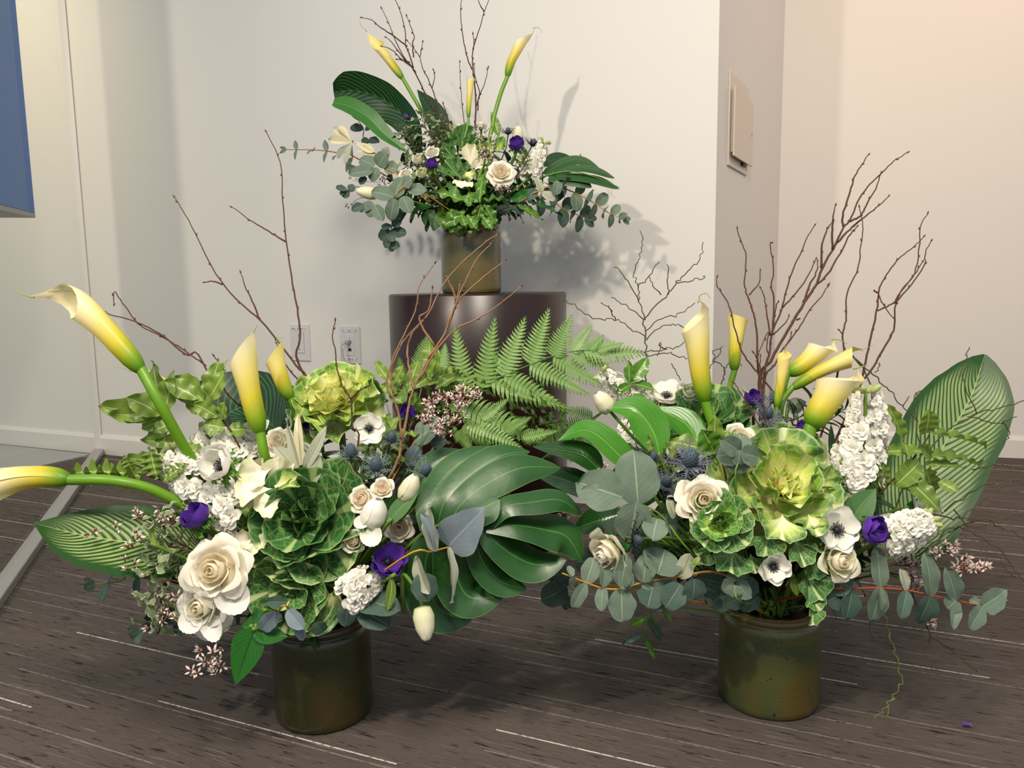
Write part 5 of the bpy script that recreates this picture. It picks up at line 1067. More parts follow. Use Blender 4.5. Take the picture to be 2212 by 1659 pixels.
# white and violet bloom
rose('largest cream rose on the right, left of the kales', 1520, 1080, .96, 62, (-.1, .3, 1), 'R', ('apricot', 'cream'), 6)
rose('cream rose in profile pointing down at the left edge of the right arrangement', 1312, 1195, .99, 56, (-.75, -.35, .55), 'R', ('cream', 'ivory'), 5)
rose('cream ranunculus-like rose under the black-centred anemone', 1816, 1212, .965, 50, (.25, .2, 1), 'R', ('apricot', 'ivory'), 5)
rose('cream rose half hidden behind the round eucalyptus rosette', 1598, 945, 1.06, 38, (0, .6, .8), 'R', ('apricot', 'cream'), 5)
rose('pale rose behind the lime sprig at the lower right', 2005, 1090, 1.10, 46, (.5, .2, .8), 'R', ('ivory', 'white'), 5)
rose('white ranunculus beside the white anemone at the back left', 1485, 850, 1.20, 28, (.2, .7, .7), 'R', ('ivory', 'white'), 4)
rose('small cream ranunculus below the back anemone', 1430, 880, 1.20, 26, (0, .5, .9), 'R', ('ivory', 'white'), 4)
anemone('open white anemone with a black centre at the right of the kales', 1812, 1145, .965, 52, (.15, .2, 1), 'R', 'white', .95)
anemone('cupped white anemone with a black centre hanging over the right crock', 1672, 1226, .955, 40, (-.05, -.05, 1), 'R', 'white', .66)
anemone('white anemone with a dark centre at the back, near the slim willow', 1440, 850, 1.20, 40, (-.1, .75, .6), 'R', 'white', .9)
anemone('deep violet anemone facing right beside the white stock', 1880, 1146, .970, 44, (.5, .1, .85), 'R', 'purple', .5, n=8)
anemone('violet anemone behind the bare twigs, top centre right', 1630, 862, 1.16, 30, (-.1, .7, .7), 'R', 'purple', .55, n=8)
anemone('violet anemone at the back beside the tall calla stem', 1548, 850, 1.22, 20, (0, .6, .8), 'R', 'purple', .45, n=6)
anemone('violet cupped anemone below the wide open calla', 1732, 930, 1.10, 24, (-.1, .8, .5), 'R', 'purple', .45, n=6, center=False)
anemone('violet anemone just above the large kale', 1680, 952, 1.08, 24, (0, .9, .5), 'R', 'purple', .55, n=6)
anemone('violet anemone behind the broad green leaves at left', 1425, 915, 1.16, 22, (-.1, .3, 1), 'R', 'purple', .5, n=6)
stock('tall white stock spike with green buds at its tip', [(1848, 1035), (1856, 980), (1872, 910), (1870, 848)], 1.04, 108, 'R', 46, fr=27)
stock('lower white stock flowers left of the tall spike', [(1850, 1040), (1830, 1020), (1815, 995)], 1.02, 80, 'R', 16, fr=27, buds=0)
stock('white stock spike pointing right beside the violet anemone', [(1905, 1165), (1945, 1148), (1985, 1135), (2005, 1128)], .99, 92, 'R', 34, face=(.1, .3, 1), fr=26)
stock('white stock spike behind the fern tip at the left', [(1380, 880), (1345, 845), (1300, 808)], 1.22, 74, 'R', 30, fr=17)
stock('small white stock behind the bare twigs', [(1600, 900), (1612, 870), (1618, 850)], 1.22, 44, 'R', 16, fr=14, buds=2)
stock('white stock flowers hidden under the back anemone', [(1360, 960), (1370, 920), (1385, 885)], 1.20, 70, 'R', 22, fr=17, buds=0)
tulip('cream tulip at the left end of the right arrangement below the fern', (1318, 888), (1288, 848), 1.12, 44, 'R', 'ivory')
tulip('cream tulip peeking out below the white stock spike', (1835, 1085), (1865, 1052), 1.02, 36, 'R', 'ivory')
tulip('cream tulip behind the wide open calla', (1755, 990), (1745, 945), 1.10, 28, 'R', 'ivory')
bigleaf('broad blue-green tulip leaf above the black-centred anemone', [(1830, 1140), (1858, 1095), (1892, 1055)], 62, .99, 'tulipleaf', 'R', 'ovate', .2, (-.2, .2, 1), 'tulip_leaf')
bigleaf('dark tulip leaf standing beside the tall white stock', [(1800, 1010), (1795, 960), (1795, 915)], 20, 1.10, 'tulipleaf', 'R', 'lance', .2, (.4, .2, 1), 'tulip_leaf')
# broad leaves at left
bigleaf('bright broad leaf arching left, lowest of the two largest', [(1385, 1030, 1.05), (1340, 985, 1.04), (1270, 930, 1.05), (1205, 952, 1.06)], 74, 1.05, 'ruscus', 'R', 'ovate', .2, (.05, .9, .8), 'broad_leaf', stempts=[(1450, 1120, 1.06)])
bigleaf('bright broad leaf arching left, above the lowest one', [(1425, 985, 1.08), (1410, 930, 1.09), (1370, 885, 1.10), (1308, 882, 1.11)], 82, 1.09, 'ruscus', 'R', 'ovate', .2, (-.4, .5, .8), 'broad_leaf', stempts=[(1470, 1080, 1.08)])
bigleaf('green broad leaf behind the tall calla stem', [(1510, 960, 1.10), (1480, 915, 1.12), (1412, 880, 1.14)], 74, 1.12, 'ruscus', 'R', 'ovate', .2, (.0, .6, .8), 'broad_leaf')
bigleaf('dark broad leaf crossing behind the large eucalyptus to the left', [(1300, 1020, 1.04), (1250, 980, 1.05), (1150, 965, 1.07)], 66, 1.06, 'dkgreen', 'R', 'ovate', .2, (.05, .8, .8), 'broad_leaf', stempts=[(1420, 1120, 1.06)])
bigleaf('dark broad leaf under the others beside the monstera', [(1310, 1080, 1.06), (1230, 1040, 1.08), (1150, 1020, 1.10)], 70, 1.08, 'dkgreen', 'R', 'ovate', .2, (.0, .7, .8), 'broad_leaf', stempts=[(1420, 1150, 1.06)])
bigleaf('lowest dark broad leaf behind the rose in profile', [(1340, 1110, 1.05), (1290, 1125, 1.06), (1235, 1145, 1.08)], 64, 1.06, 'dkgreen', 'R', 'ovate', .2, (.0, .5, 1), 'broad_leaf', stempts=[(1420, 1160, 1.06)])
# eucalyptus
bigeuc('three very large round eucalyptus leaves at the left of the right arrangement', 'R', .985, [(1500, 1200), (1430, 1115), (1375, 1085)], [(1378, 1090, 1372, 975, 100, (0, .1, 1)), (1345, 1075, 1252, 1040, 92, (-.1, .3, 1)), (1375, 1085, 1362, 1172, 84, (0, -.1, 1)), (1300, 1075, 1255, 1060, 50, (-.6, .1, .8), 'eucl'), (1440, 1110, 1465, 1160, 44, (.5, .2, .7), 'euc'), (1455, 1120, 1450, 1080, 34, (.7, .2, .7), 'eucl'), (1420, 1120, 1410, 1160, 56, None, 'euc')], sm='stem')
bigeuc('round eucalyptus rosette of overlapping leaves above the largest rose', 'R', 1.00, [(1590, 1060), (1600, 985)], [(1598, 978, 1550, 985, 52, (0, .1, 1)), (1598, 975, 1600, 935, 48, (0, .1, 1)), (1600, 978, 1648, 990, 50, (0, .1, 1)), (1598, 982, 1590, 1026, 52, (0, -.1, 1)), (1598, 975, 1565, 952, 44, (0, .1, 1)), (1598, 972, 1596, 1006, 38, (0, .1, 1)), (1596, 974, 1594, 962, 16, (.3, .5, 1), 'eucl')], sm='stem')
bigeuc('eucalyptus sprig trailing left above the carpet from the right crock', 'R', .985, [(1560, 1240), (1470, 1245), (1390, 1258), (1340, 1272), (1300, 1270), (1265, 1258), (1214, 1238)],
  [(1390, 1258, 1455, 1300, 84, (.1, .2, 1)), (1390, 1258, 1395, 1200, 50, (-.4, .2, .9)), (1420, 1240, 1440, 1185, 90, (0, .1, 1)), (1342, 1272, 1345, 1345, 62, (0, .1, 1)), (1342, 1270, 1350, 1200, 46, (-.5, .1, .8)), (1342, 1272, 1362, 1230, 40, (.3, .2, 1)), (1303, 1268, 1296, 1318, 30, (-.4, .2, 1)), (1303, 1268, 1312, 1215, 34, (.5, .2, .8)), (1266, 1260, 1236, 1315, 30, (-.1, .3, 1)), (1266, 1260, 1285, 1205, 42, (0, .1, 1)), (1236, 1245, 1230, 1220, 18, (.4, .1, 1)), (1236, 1245, 1242, 1272, 18, (-.2, .1, 1)), (1470, 1250, 1490, 1200, 40, None, 'eucl'), (1470, 1262, 1440, 1312, 56, None, 'eucd'), (1500, 1250, 1500, 1300, 56, None, 'eucd'), (1410, 1270, 1400, 1312, 60, (0, .4, 1), 'eucd')])
bigeuc('dark eucalyptus leaves along the left rim of the right crock', 'R', 1.01, [(1600, 1290), (1560, 1270)], [(1570, 1270, 1535, 1310, 70, None, 'eucd'), (1560, 1260, 1510, 1250, 56, None, 'eucd'), (1600, 1290, 1570, 1305, 40, None, 'eucd'), (1540, 1270, 1520, 1225, 56, None, 'eucd'), (1640, 1290, 1600, 1318, 34, None, 'eucd'), (1610, 1285, 1630, 1250, 40, None, 'eucd')])
bigeuc('small pointed eucalyptus cluster on the left rim of the right crock', 'R', .965, [(1600, 1300), (1590, 1265)], [(1588, 1264, 1628, 1292, 42, (.1, .2, 1), None, 'heart'), (1588, 1264, 1556, 1275, 40, (-.1, .3, 1), None, 'heart'), (1588, 1264, 1585, 1292, 36, (0, -.2, 1), None, 'heart'), (1588, 1250, 1620, 1240, 22, (0, .9, .5), None, 'heart'), (1588, 1250, 1570, 1240, 26, (0, .9, .5), None, 'heart')], sm='stem')
bigeuc('dark round eucalyptus leaf alone low at the far left of the right arrangement', 'R', 1.08, [(1290, 1260), (1225, 1265)], [(1225, 1270, 1172, 1295, 56, None, 'eucd'), (1225, 1268, 1200, 1250, 40, None, 'eucd'), (1222, 1285, 1228, 1322, 24, None, 'eucd'), (1240, 1235, 1180, 1245, 34, None, 'eucd'), (1290, 1210, 1240, 1215, 60, None, 'eucd')])
sprig('thin drooping eucalyptus tip hanging over the carpet between the crocks', 'R', 1.03, [(1440, 1310), (1405, 1335), (1392, 1365)],
  [(1402, 1334, 1418, 1350, 12, (0, .5, 1)), (1402, 1334, 1358, 1352, 18, (0, .6, 1)), (1400, 1340, 1436, 1388, 24, (.2, .2, 1), 'eucd'), (1392, 1366, 1342, 1392, 14, (0, .4, 1), 'eucd'), (1388, 1366, 1418, 1430, 12, (0, .1, 1)), (1432, 1315, 1452, 1346, 14, (0, .1, 1))], 'pitd', 'lance', 'stem', wave=.03)
bigeuc('eucalyptus sprig reaching right over the carpet from the right crock', 'R', .985, [(1780, 1275), (1840, 1272), (1903, 1270), (1960, 1275), (2010, 1286), (2066, 1297), (2122, 1310)],
  [(1902, 1270, 1898, 1185, 36, (-.2, .1, 1)), (1902, 1270, 1890, 1345, 50, (.1, .1, 1)), (1900, 1270, 1912, 1320, 30, (.5, .1, .8)), (1958, 1276, 1950, 1230, 24, (.3, .3, 1), 'eucl'), (1958, 1276, 1950, 1335, 32, (-.3, .1, 1), 'eucd'), (2010, 1286, 1990, 1355, 58, (.1, .1, 1), 'eucd'), (2010, 1286, 2012, 1205, 40, (.1, .1, 1)), (2066, 1297, 2052, 1232, 42, (.1, .1, 1)), (2066, 1297, 2048, 1315, 44, (0, .2, 1)), (2068, 1300, 2062, 1355, 24, (-.3, .2, 1)), (2122, 1310, 2186, 1275, 50, (.1, .2, 1), 'euc', 'heart'), (2122, 1310, 2098, 1360, 40, (0, .1, 1)), (2122, 1310, 2096, 1294, 24, (0, .4, 1)), (1840, 1275, 1835, 1340, 54, None, 'eucd'), (1840, 1270, 1800, 1250, 60, None, 'eucd'), (1830, 1280, 1790, 1300, 60, None, 'eucd')], sm='stemr')
# lime sprigs
sprig('lime wavy sprig with long twisting leaves across the calathea leaf', 'R', 1.03, [(1880, 1085), (1920, 1045), (1965, 1000), (2008, 940)],
  [(2015, 938, 2142, 952, 26, (0, .9, .6)), (1998, 985, 2130, 990, 31, (0, .8, .8)), (2000, 935, 2012, 890, 44, (0, .1, 1)), (1950, 950, 1925, 875, 26, (.3, .1, 1)), (1955, 960, 1965, 985, 26, None), (1990, 975, 1905, 970, 28, (0, .7, .8)), (2000, 1005, 2090, 1002, 26, (0, .9, .7)), (1985, 1000, 1935, 1050, 48, (0, .3, 1)), (2000, 1015, 2025, 1085, 39, (.1, .1, 1)), (2030, 1040, 2070, 1062, 26, None), (1910, 1050, 1855, 998, 33, (-.1, .2, 1)), (1905, 1050, 1910, 1000, 28, (.1, .1, 1)), (1925, 1045, 2000, 1065, 28, (0, .7, .8)), (1960, 1035, 2040, 1105, 48, (0, .4, 1)), (1890, 1055, 1855, 1040, 33, None), (2010, 990, 1990, 960, 28, None)], 'pit', 'strap', dvar=.03, wave=.035, freq=4)
sprig('light lime leaf pair in front of the tall calla stem', 'R', 1.04, [(1570, 1040), (1545, 980)], [(1540, 972, 1548, 900, 39, (.1, .1, 1)), (1542, 975, 1520, 930, 52, (-.2, .3, 1), 'pitd'), (1545, 980, 1450, 945, 52, (0, .8, .8)), (1550, 975, 1575, 930, 39, None), (1545, 990, 1530, 1020, 26, None)], 'pit', wave=.04)
sprig('glossy green sprig beside the curly willow at the back left', 'R', 1.20, [(1400, 940), (1368, 900), (1360, 830)], [(1362, 828, 1402, 770, 34, (.1, .2, 1), 'pitd'), (1360, 828, 1358, 778, 24, (-.2, .2, 1), 'pitd'), (1370, 830, 1420, 838, 30, (0, .7, .8), 'pitd'), (1362, 830, 1330, 850, 24, None), (1368, 850, 1400, 870, 24, None)], 'pitd', wave=.02)
autosprig('lime sprig behind the largest rose on the right', 'R', 1.08, [(1500, 1040), (1440, 990), (1400, 985)], 12, 60, .36, 'pit', wave=.06)
autosprig('lime sprig between the yellow kale and the white stock', 'R', 1.08, [(1790, 1080), (1810, 1050), (1830, 1020)], 9, 44, .3, 'pitd', wave=.06)
autosprig('dark feathery foliage behind the violet anemones on the right', 'R', 1.16, [(1700, 960), (1760, 930), (1830, 880)], 34, 46, .16, 'fill', 'lance', wave=0)
autosprig('second dark feathery foliage right of the bare twigs', 'R', 1.18, [(1660, 960), (1730, 900), (1790, 860)], 30, 46, .16, 'fill', 'lance', wave=0)
bigleaf('olive leaf behind the wide open calla', [(1700, 890), (1720, 875), (1742, 868)], 36, 1.20, 'eucl', 'R', 'ovate', .1, (0, .4, 1), 'olive_leaf')
# sea holly
thistle('largest sea holly with violet bracts above the largest rose on the right', 1492, 990, .985, 20, (.15, .75, .7), 'R', n=15, br=2.9, mb='thistlev')
thistle('sea holly half hidden beside the very large eucalyptus leaves', 1440, 1040, 1.03, 13, (.2, .6, .7), 'R', n=14, br=3.4, mb='thistlev')
thistle('dark sea holly bracts pressed against the rose in profile', 1375, 1165, .975, 12, (.8, -.1, .4), 'R', n=12, br=5.0, mb='thistled')
thistle('sea holly cone beside the violet anemone behind the bare twigs', 1672, 858, 1.12, 13, (.3, .8, .5), 'R', n=12, br=2.8)
thistle('sea holly with violet bracts in front of the bare twigs', 1658, 892, 1.07, 14, (.1, .7, .7), 'R', n=16, br=3.2, mb='thistlev')
thistle('dark sea holly behind the broad green leaves at left', 1385, 985, 1.10, 11, (-.1, .9, .4), 'R', n=12, br=4.0, mb='thistled')
thistle('dark spiky sea holly right of the broad green leaves', 1412, 985, 1.06, 9, (.2, .9, .4), 'R', n=12, br=4.0, mb='thistled')
# blossom
waxflower('pinkish-white blossom spray at the far right over the carpet', 'R', 1.03, [[(1860, 1250), (1930, 1220), (2010, 1200), (2060, 1180)], [(1930, 1220), (2000, 1225), (2070, 1225), (2130, 1225)], [(1920, 1200), (1980, 1180), (2040, 1165)], [(1900, 1240), (1960, 1250), (1985, 1260)], [(2010, 1200), (2080, 1195), (2100, 1190)]],
   cloud(2020, 1190, 14, 10, 8) + cloud(2050, 1182, 16, 14, 12) + cloud(2075, 1225, 22, 14, 22) + cloud(2115, 1228, 22, 9, 18) + cloud(1965, 1215, 24, 14, 14) + cloud(1975, 1255, 22, 14, 16) + cloud(2090, 1205, 8, 5, 3) + cloud(2010, 1345, 12, 8, 6), s=8)
waxflower('dark-calyxed blossom spray between the back anemone and the tulip', 'R', 1.18, [[(1400, 940), (1360, 880), (1335, 850)], [(1370, 890), (1345, 880)]], cloud(1345, 862, 26, 16, 16), s=5)
waxflower('reddish blossoms low between the monstera and the broad leaves', 'R', 1.16, [[(1340, 1120), (1290, 1080), (1230, 1110)], [(1300, 1060), (1290, 1010)]], cloud(1295, 1012, 16, 10, 20) + cloud(1232, 1108, 20, 8, 20) + cloud(1285, 1040, 16, 10, 8), s=5)
filler('R', 'dark salal leaves packed under the flowers of the right arrangement', [(1400, 1150, 0), (1460, 1060, .06), (1480, 1180, -.02), (1500, 1000, .1), (1560, 1060, .04), (1600, 1180, -.02), (1640, 980, .12), (1700, 960, .1), (1760, 1000, .08), (1720, 1200, -.02), (1800, 1080, .04), (1850, 1100, .06), (1880, 1200, .0), (1780, 1180, -.01), (1900, 1060, .1), (1540, 1240, -.02), (1640, 1250, -.03), (1800, 1260, -.01), (1420, 1000, .12), (1380, 940, .14), (1340, 1000, .14), (1360, 1160, .04)], 1.12, 'fill', 66, 12, 'salal packed in the right crock')
bigleaf('yellowish leaf tip hanging inside the mouth of the right crock', [(1712, 1245, .99), (1718, 1265, .98), (1722, 1288, .98)], 24, .98, 'pit', 'R', 'lance', .2, (0, .1, 1), 'lime_leaf')
autosprig('small green leaf hanging over the front lip of the right crock', 'R', 1.0, [(1670, 1290), (1674, 1305)], 2, 26, .4, 'pitd', wave=.08)
# petal on the carpet
pp = G(2084, 1572); T = thing('fallen_petal', 'tiny violet petal lying alone on the carpet at the lower right', 'petal', pp)
part('petal', kalemesh('purple', 1, .1, 4, .3, 58), T, lay(pp + V((-.005, 0, .003)), pp + V((.004, .001, .003)), V((.2, -.2, 1)), .006), 'violet petal'); part('petal_tip', kalemesh('lilac', 2, .1, 4, .3, 58), T, lay(pp + V((0, 0, .003)), pp + V((.009, -.002, .0025)), V((.2, -.3, 1)), .004), 'pale lilac tip')
# ---------------------------------------------------------------- top arrangement on the plinth
random.seed(31)
def ct(x, y): return (600 + x / 2.5925, y / 2.5925)
bigleaf('large dark ribbed leaf folded at the upper left of the top arrangement', [ct(800, 900) + (1.82,), ct(740, 700) + (1.84,), ct(610, 570) + (1.86,), ct(450, 510) + (1.86,), ct(312, 515) + (1.84,)], 84, 1.84, 'dkstripe', 'T', 'blunt', .25, (-.2, -.5, 1), 'broad_leaf', nu=14, nv=34)
bigleaf('glossy green fold of the large leaf hanging in front', [ct(720, 850) + (1.81,), ct(610, 760) + (1.81,), ct(510, 660) + (1.81,), ct(400, 595) + (1.81,), ct(310, 575) + (1.81,)], 44, 1.80, 'dkfold', 'T', 'blunt', .2, (-.3, .6, 1), 'broad_leaf', nu=10, nv=30)
bigleaf('dark ribbed leaf behind the twigs in the top arrangement', [ct(930, 800) + (1.86,), ct(880, 640) + (1.87,), ct(780, 500) + (1.88,)], 50, 1.87, 'dkstripe', 'T', 'ovate', .2, (.3, .3, 1), 'broad_leaf')
monstera('drooping split leaf at the right of the top arrangement', 'T', 1.80, [ct(1480, 990) + (1.80,), ct(1620, 960) + (1.78,), ct(1760, 985) + (1.78,), ct(1915, 1050) + (1.78,)], [
  ([ct(1500, 980) + (1.80,), ct(1560, 930) + (1.81,), ct(1680, 890) + (1.82,), ct(1800, 940) + (1.82,)], 24, 34, (0, .7, .7), 0),
  ([ct(1560, 975) + (1.79,), ct(1660, 940) + (1.79,), ct(1780, 950) + (1.79,), ct(1890, 1000) + (1.79,)], 22, 26, (0, .7, .7), 0),
  ([ct(1560, 985) + (1.78,), ct(1680, 990) + (1.78,), ct(1800, 1010) + (1.78,), ct(1915, 1060) + (1.78,)], 22, 24, (0, .6, .8), 0),
  ([ct(1520, 990) + (1.79,), ct(1600, 1010) + (1.78,), ct(1700, 1020) + (1.78,), ct(1760, 1050) + (1.78,)], 20, 22, (0, .4, 1), 0)], [ct(1380, 1060) + (1.83,)])
bigleaf('green leaf behind the white stock in the top arrangement', [ct(1480, 930), ct(1560, 890), ct(1650, 880)], 34, 1.88, 'dkgreen', 'T', 'ovate', .2, (0, .5, .9), 'broad_leaf')
calla('yellow-green calla lily leaning left out of the top arrangement', [ct(700, 440), ct(640, 360), ct(580, 280), ct(530, 215)], 1.90, 26, 'T', (-.5, .5, .6), [ct(490, 165), ct(465, 140), ct(460, 95)], [ct(770, 560), ct(850, 700)], m='callay', flare=1.0)
calla('yellow calla lily leaning right with a hooked pale tip', [ct(1285, 430), ct(1305, 350), ct(1345, 270), ct(1385, 180)], 1.84, 27, 'T', (.3, .3, .8), [ct(1440, 155), ct(1465, 157), ct(1478, 185)], [ct(1250, 520), ct(1215, 640), ct(1200, 720)], m='calla', flare=1.1)
calla('narrow yellow calla bud upright in the centre of the top arrangement', [ct(1068, 660), ct(1070, 590), ct(1075, 520), ct(1080, 430)], 1.86, 16, 'T', (0, .3, 1), None, [ct(1070, 720)], m='callay', flare=.9, cut=.1)
branch('birch twig fan leaning left out of the top arrangement', 'T', 1.86, [[ct(935, 760), ct(900, 660), ct(830, 530), ct(760, 390), ct(715, 330), ct(660, 230), ct(630, 150), ct(582, 45)], [ct(760, 380), ct(740, 310), ct(715, 250), ct(715, 190), ct(695, 90), ct(660, 0), ct(640, -60)], [ct(725, 260), ct(640, 195), ct(570, 150), ct(530, 115), ct(472, 97)], [ct(760, 320), ct(755, 240), ct(765, 210), ct(745, 150), ct(722, 90)], [ct(770, 400), ct(700, 320), ct(640, 240), ct(605, 207)], [ct(760, 380), ct(690, 330), ct(640, 280), ct(585, 258)], [ct(740, 350), ct(690, 335), ct(665, 332)]], .0026, 'barkd', bs=1.4)
branch('birch twig bent to the right beside the left fan in the top arrangement', 'T', 1.85, [[ct(950, 740), ct(890, 570), ct(850, 460), ct(810, 380), ct(790, 310), ct(725, 228)], [ct(865, 490), ct(878, 430), ct(872, 392)], [ct(795, 320), ct(805, 270), ct(812, 235)], [ct(960, 700), ct(940, 620), ct(925, 580)]], .0020, 'barkd', bs=1.4)
branch('tall central birch twig leaving the top of the picture', 'T', 1.87, [[ct(1105, 720), ct(1110, 600), ct(1100, 450), ct(1090, 350), ct(1095, 270), ct(1130, 160), ct(1155, 70), ct(1185, -10), ct(1200, -70)], [ct(1088, 390), ct(1060, 320), ct(1040, 220), ct(1025, 100), ct(1028, 0), ct(1040, -60)], [ct(1155, 65), ct(1135, 30), ct(1120, -10)], [ct(1120, 620), ct(1125, 550), ct(1160, 460), ct(1177, 378)], [ct(1095, 280), ct(1098, 230), ct(1093, 190)], [ct(1110, 600), ct(1130, 520), ct(1105, 430), ct(1100, 360)]], .0024, 'barkd', bs=1.4)
branch('straight thin twig left of the narrow central calla', 'T', 1.86, [[ct(1060, 800), ct(1040, 650), ct(1025, 500), ct(1018, 345)]], .0014, 'barkd', bs=1.4)
# blooms
rose('large cream rose at the front of the top arrangement', *ct(1252, 960), 1.72, 33, (.1, .25, 1), 'T', ('apricot', 'cream'), 6)
rose('white spray rose at the left, above the violet anemone on top', *ct(862, 850), 1.76, 18, (-.2, .5, .9), 'T', ('ivory', 'white'), 5, None, 'spray_rose')
rose('small white spray rose left of the highest white one', *ct(790, 890), 1.77, 14, (-.3, .5, .9), 'T', ('ivory', 'white'), 4, None, 'spray_rose')
rose('white spray rose lowest at the left of the top arrangement', *ct(712, 975), 1.75, 17, (-.4, .4, .9), 'T', ('ivory', 'white'), 5, None, 'spray_rose')
rose('pale green-white spray rose bud below the violet anemone on top', *ct(805, 970), 1.74, 13, (-.3, .5, .9), 'T', ('green_petal', 'ivory'), 4, None, 'spray_rose')
rose('cream rose at the back left of the central twigs on top', *ct(990, 720), 1.90, 20, (-.1, .6, .8), 'T', ('cream', 'cream'), 5)
rose('flat white bloom at the top centre under the right calla', *ct(1140, 700), 1.88, 18, (0, .9, .5), 'T', ('cream', 'white'), 5)
tulip('cream tulip at the lower left of the top arrangement', ct(560, 1090), ct(440, 1068), 1.72, 30, 'T', 'ivory')
tulip('cream tulip bud behind the bright violet anemone on top', ct(1345, 790), ct(1345, 705), 1.86, 27, 'T', 'ivory')
anemone('bright violet anemone at the upper right of the top arrangement', *ct(1338, 812), 1.78, 25, (-.1, .5, .9), 'T', 'purple', .5, center=False)
anemone('dark violet anemone between the white spray roses on top', *ct(862, 928), 1.74, 20, (.0, .6, .8), 'T', 'purple', .5, n=6)
anemone('faded lilac anemone high at the left of the top arrangement', *ct(730, 655), 1.84, 14, (-.1, .7, .6), 'T', 'lilac', .5, n=6, center=False)
stock('white stock spike at the right of the top arrangement', [ct(1400, 1000), ct(1430, 930), ct(1465, 870), ct(1490, 800)], 1.80, 46, 'T', 40, fr=13)
kset('dark green kale leaves at the centre back of the top arrangement', [ct(1010, 860) + ct(1080, 700) + (52, 1.82, 'kale_g', (0, .4, 1)), ct(980, 860) + ct(955, 740) + (44, 1.82, 'kale_g', (-.2, .4, 1)), ct(1000, 900) + ct(930, 830) + (40, 1.80, 'kale_g', (-.3, .4, 1)), ct(1040, 850) + ct(1130, 770) + (40, 1.81, 'kale_g', (.3, .4, 1))], ct(1010, 880), 'T', 1.82)
kset('cream and green kale at the front centre of the top arrangement', [ct(1080, 940) + ct(1075, 805) + (44, 1.76, 'kale_w', (0, .2, 1)), ct(1100, 960) + ct(1140, 880) + (30, 1.76, 'kale_w', (.2, .2, 1)), ct(1030, 1000) + ct(930, 910) + (62, 1.75, 'kale_g', (-.2, .5, 1)), ct(1050, 1010) + ct(1030, 1058) + (58, 1.71, 'kale_w', (0, .7, .8)), ct(1060, 980) + ct(1020, 920) + (40, 1.76, 'kale_g', (0, .3, 1)), ct(1050, 960) + ct(1090, 1010) + (36, 1.74, 'kale_c', (.2, .3, 1)), ct(960, 950) + ct(910, 980) + (40, 1.75, 'kale_g', (-.3, .3, 1)), ct(1000, 1040) + ct(960, 1080) + (40, 1.74, 'kale_g', (0, -.1, 1))], ct(1050, 990), 'T', 1.76)
kset('pale green kale leaves between the rose and the bright violet anemone', [ct(1190, 860) + ct(1200, 780) + (34, 1.82, 'kale_l', (0, .3, 1)), ct(1220, 860) + ct(1270, 770) + (34, 1.82, 'kale_l', (.1, .3, 1)), ct(1150, 850) + ct(1120, 780) + (30, 1.82, 'kale_l', (-.1, .3, 1))], ct(1200, 860), 'T', 1.82)
bigleaf('small green sepal-like leaf at the foot of the right calla', [ct(1235, 760), ct(1220, 700), ct(1195, 625)], 22, 1.84, 'pit', 'T', 'ovate', .3, (.1, .2, 1), 'lime_leaf', wave=.05)
sprig('bright green glossy sprig hanging over the rim of the top crock', 'T', 1.70, [ct(1110, 1194), ct(1140, 1124)],
  [ct(1130, 1134) + ct(1145, 959) + (26,), ct(1120, 1134) + ct(1060, 1074) + (23,), ct(1150, 1124) + ct(1308, 1099) + (26, (0, .8, .7)), ct(1140, 1144) + ct(1110, 1244) + (26,), ct(1155, 1144) + ct(1230, 1259) + (29,), ct(1100, 1154) + ct(900, 1054) + (29, (0, .8, .7)), ct(1050, 1184) + ct(920, 1264) + (31,), ct(1060, 1204) + ct(1115, 1284) + (26,), ct(1040, 1194) + ct(960, 1304) + (31,), ct(1100, 1254) + ct(1110, 1322) + (21,), ct(1000, 1204) + ct(940, 1189) + (23,), ct(1150, 1214) + ct(1200, 1284) + (26,), ct(1010, 1254) + ct(1010, 1314) + (23,), ct(1080, 1144) + ct(1070, 1074) + (21,), ct(1030, 1204) + ct(1050, 1264) + (23,)], 'pitd', dvar=.02, wave=.07)
sprig('dark leafy sprig at the lower left rim of the top crock', 'T', 1.76, [ct(960, 1200), ct(880, 1170)], [ct(900, 1190) + ct(870, 1290) + (30, None, 'fill'), ct(880, 1180) + ct(810, 1230) + (20, None, 'fill'), ct(860, 1160) + ct(750, 1170) + (26, (0, .8, .7), 'rosel'), ct(900, 1200) + ct(940, 1280) + (24,), ct(820, 1210) + ct(825, 1260) + (12, None, 'fill')], 'pitd', 'ovate', wave=.01)
sprig('dark green leafy sprig at the lower right rim of the top crock', 'T', 1.76, [ct(1150, 1220), ct(1350, 1140)], [ct(1300, 1130) + ct(1450, 1060) + (26, None, 'rosel'), ct(1400, 1130) + ct(1600, 1190) + (24, (0, .8, .8), 'rosel'), ct(1340, 1150) + ct(1490, 1220) + (24,), ct(1300, 1150) + ct(1380, 1200) + (22, None, 'eucd'), ct(1200, 1180) + ct(1330, 1165) + (22, None, 'eucd'), ct(1310, 1110) + ct(1400, 1130) + (30, None, 'eucd'), ct(1210, 1190) + ct(1250, 1260) + (20, None, 'fill')], 'pitd', wave=.03)
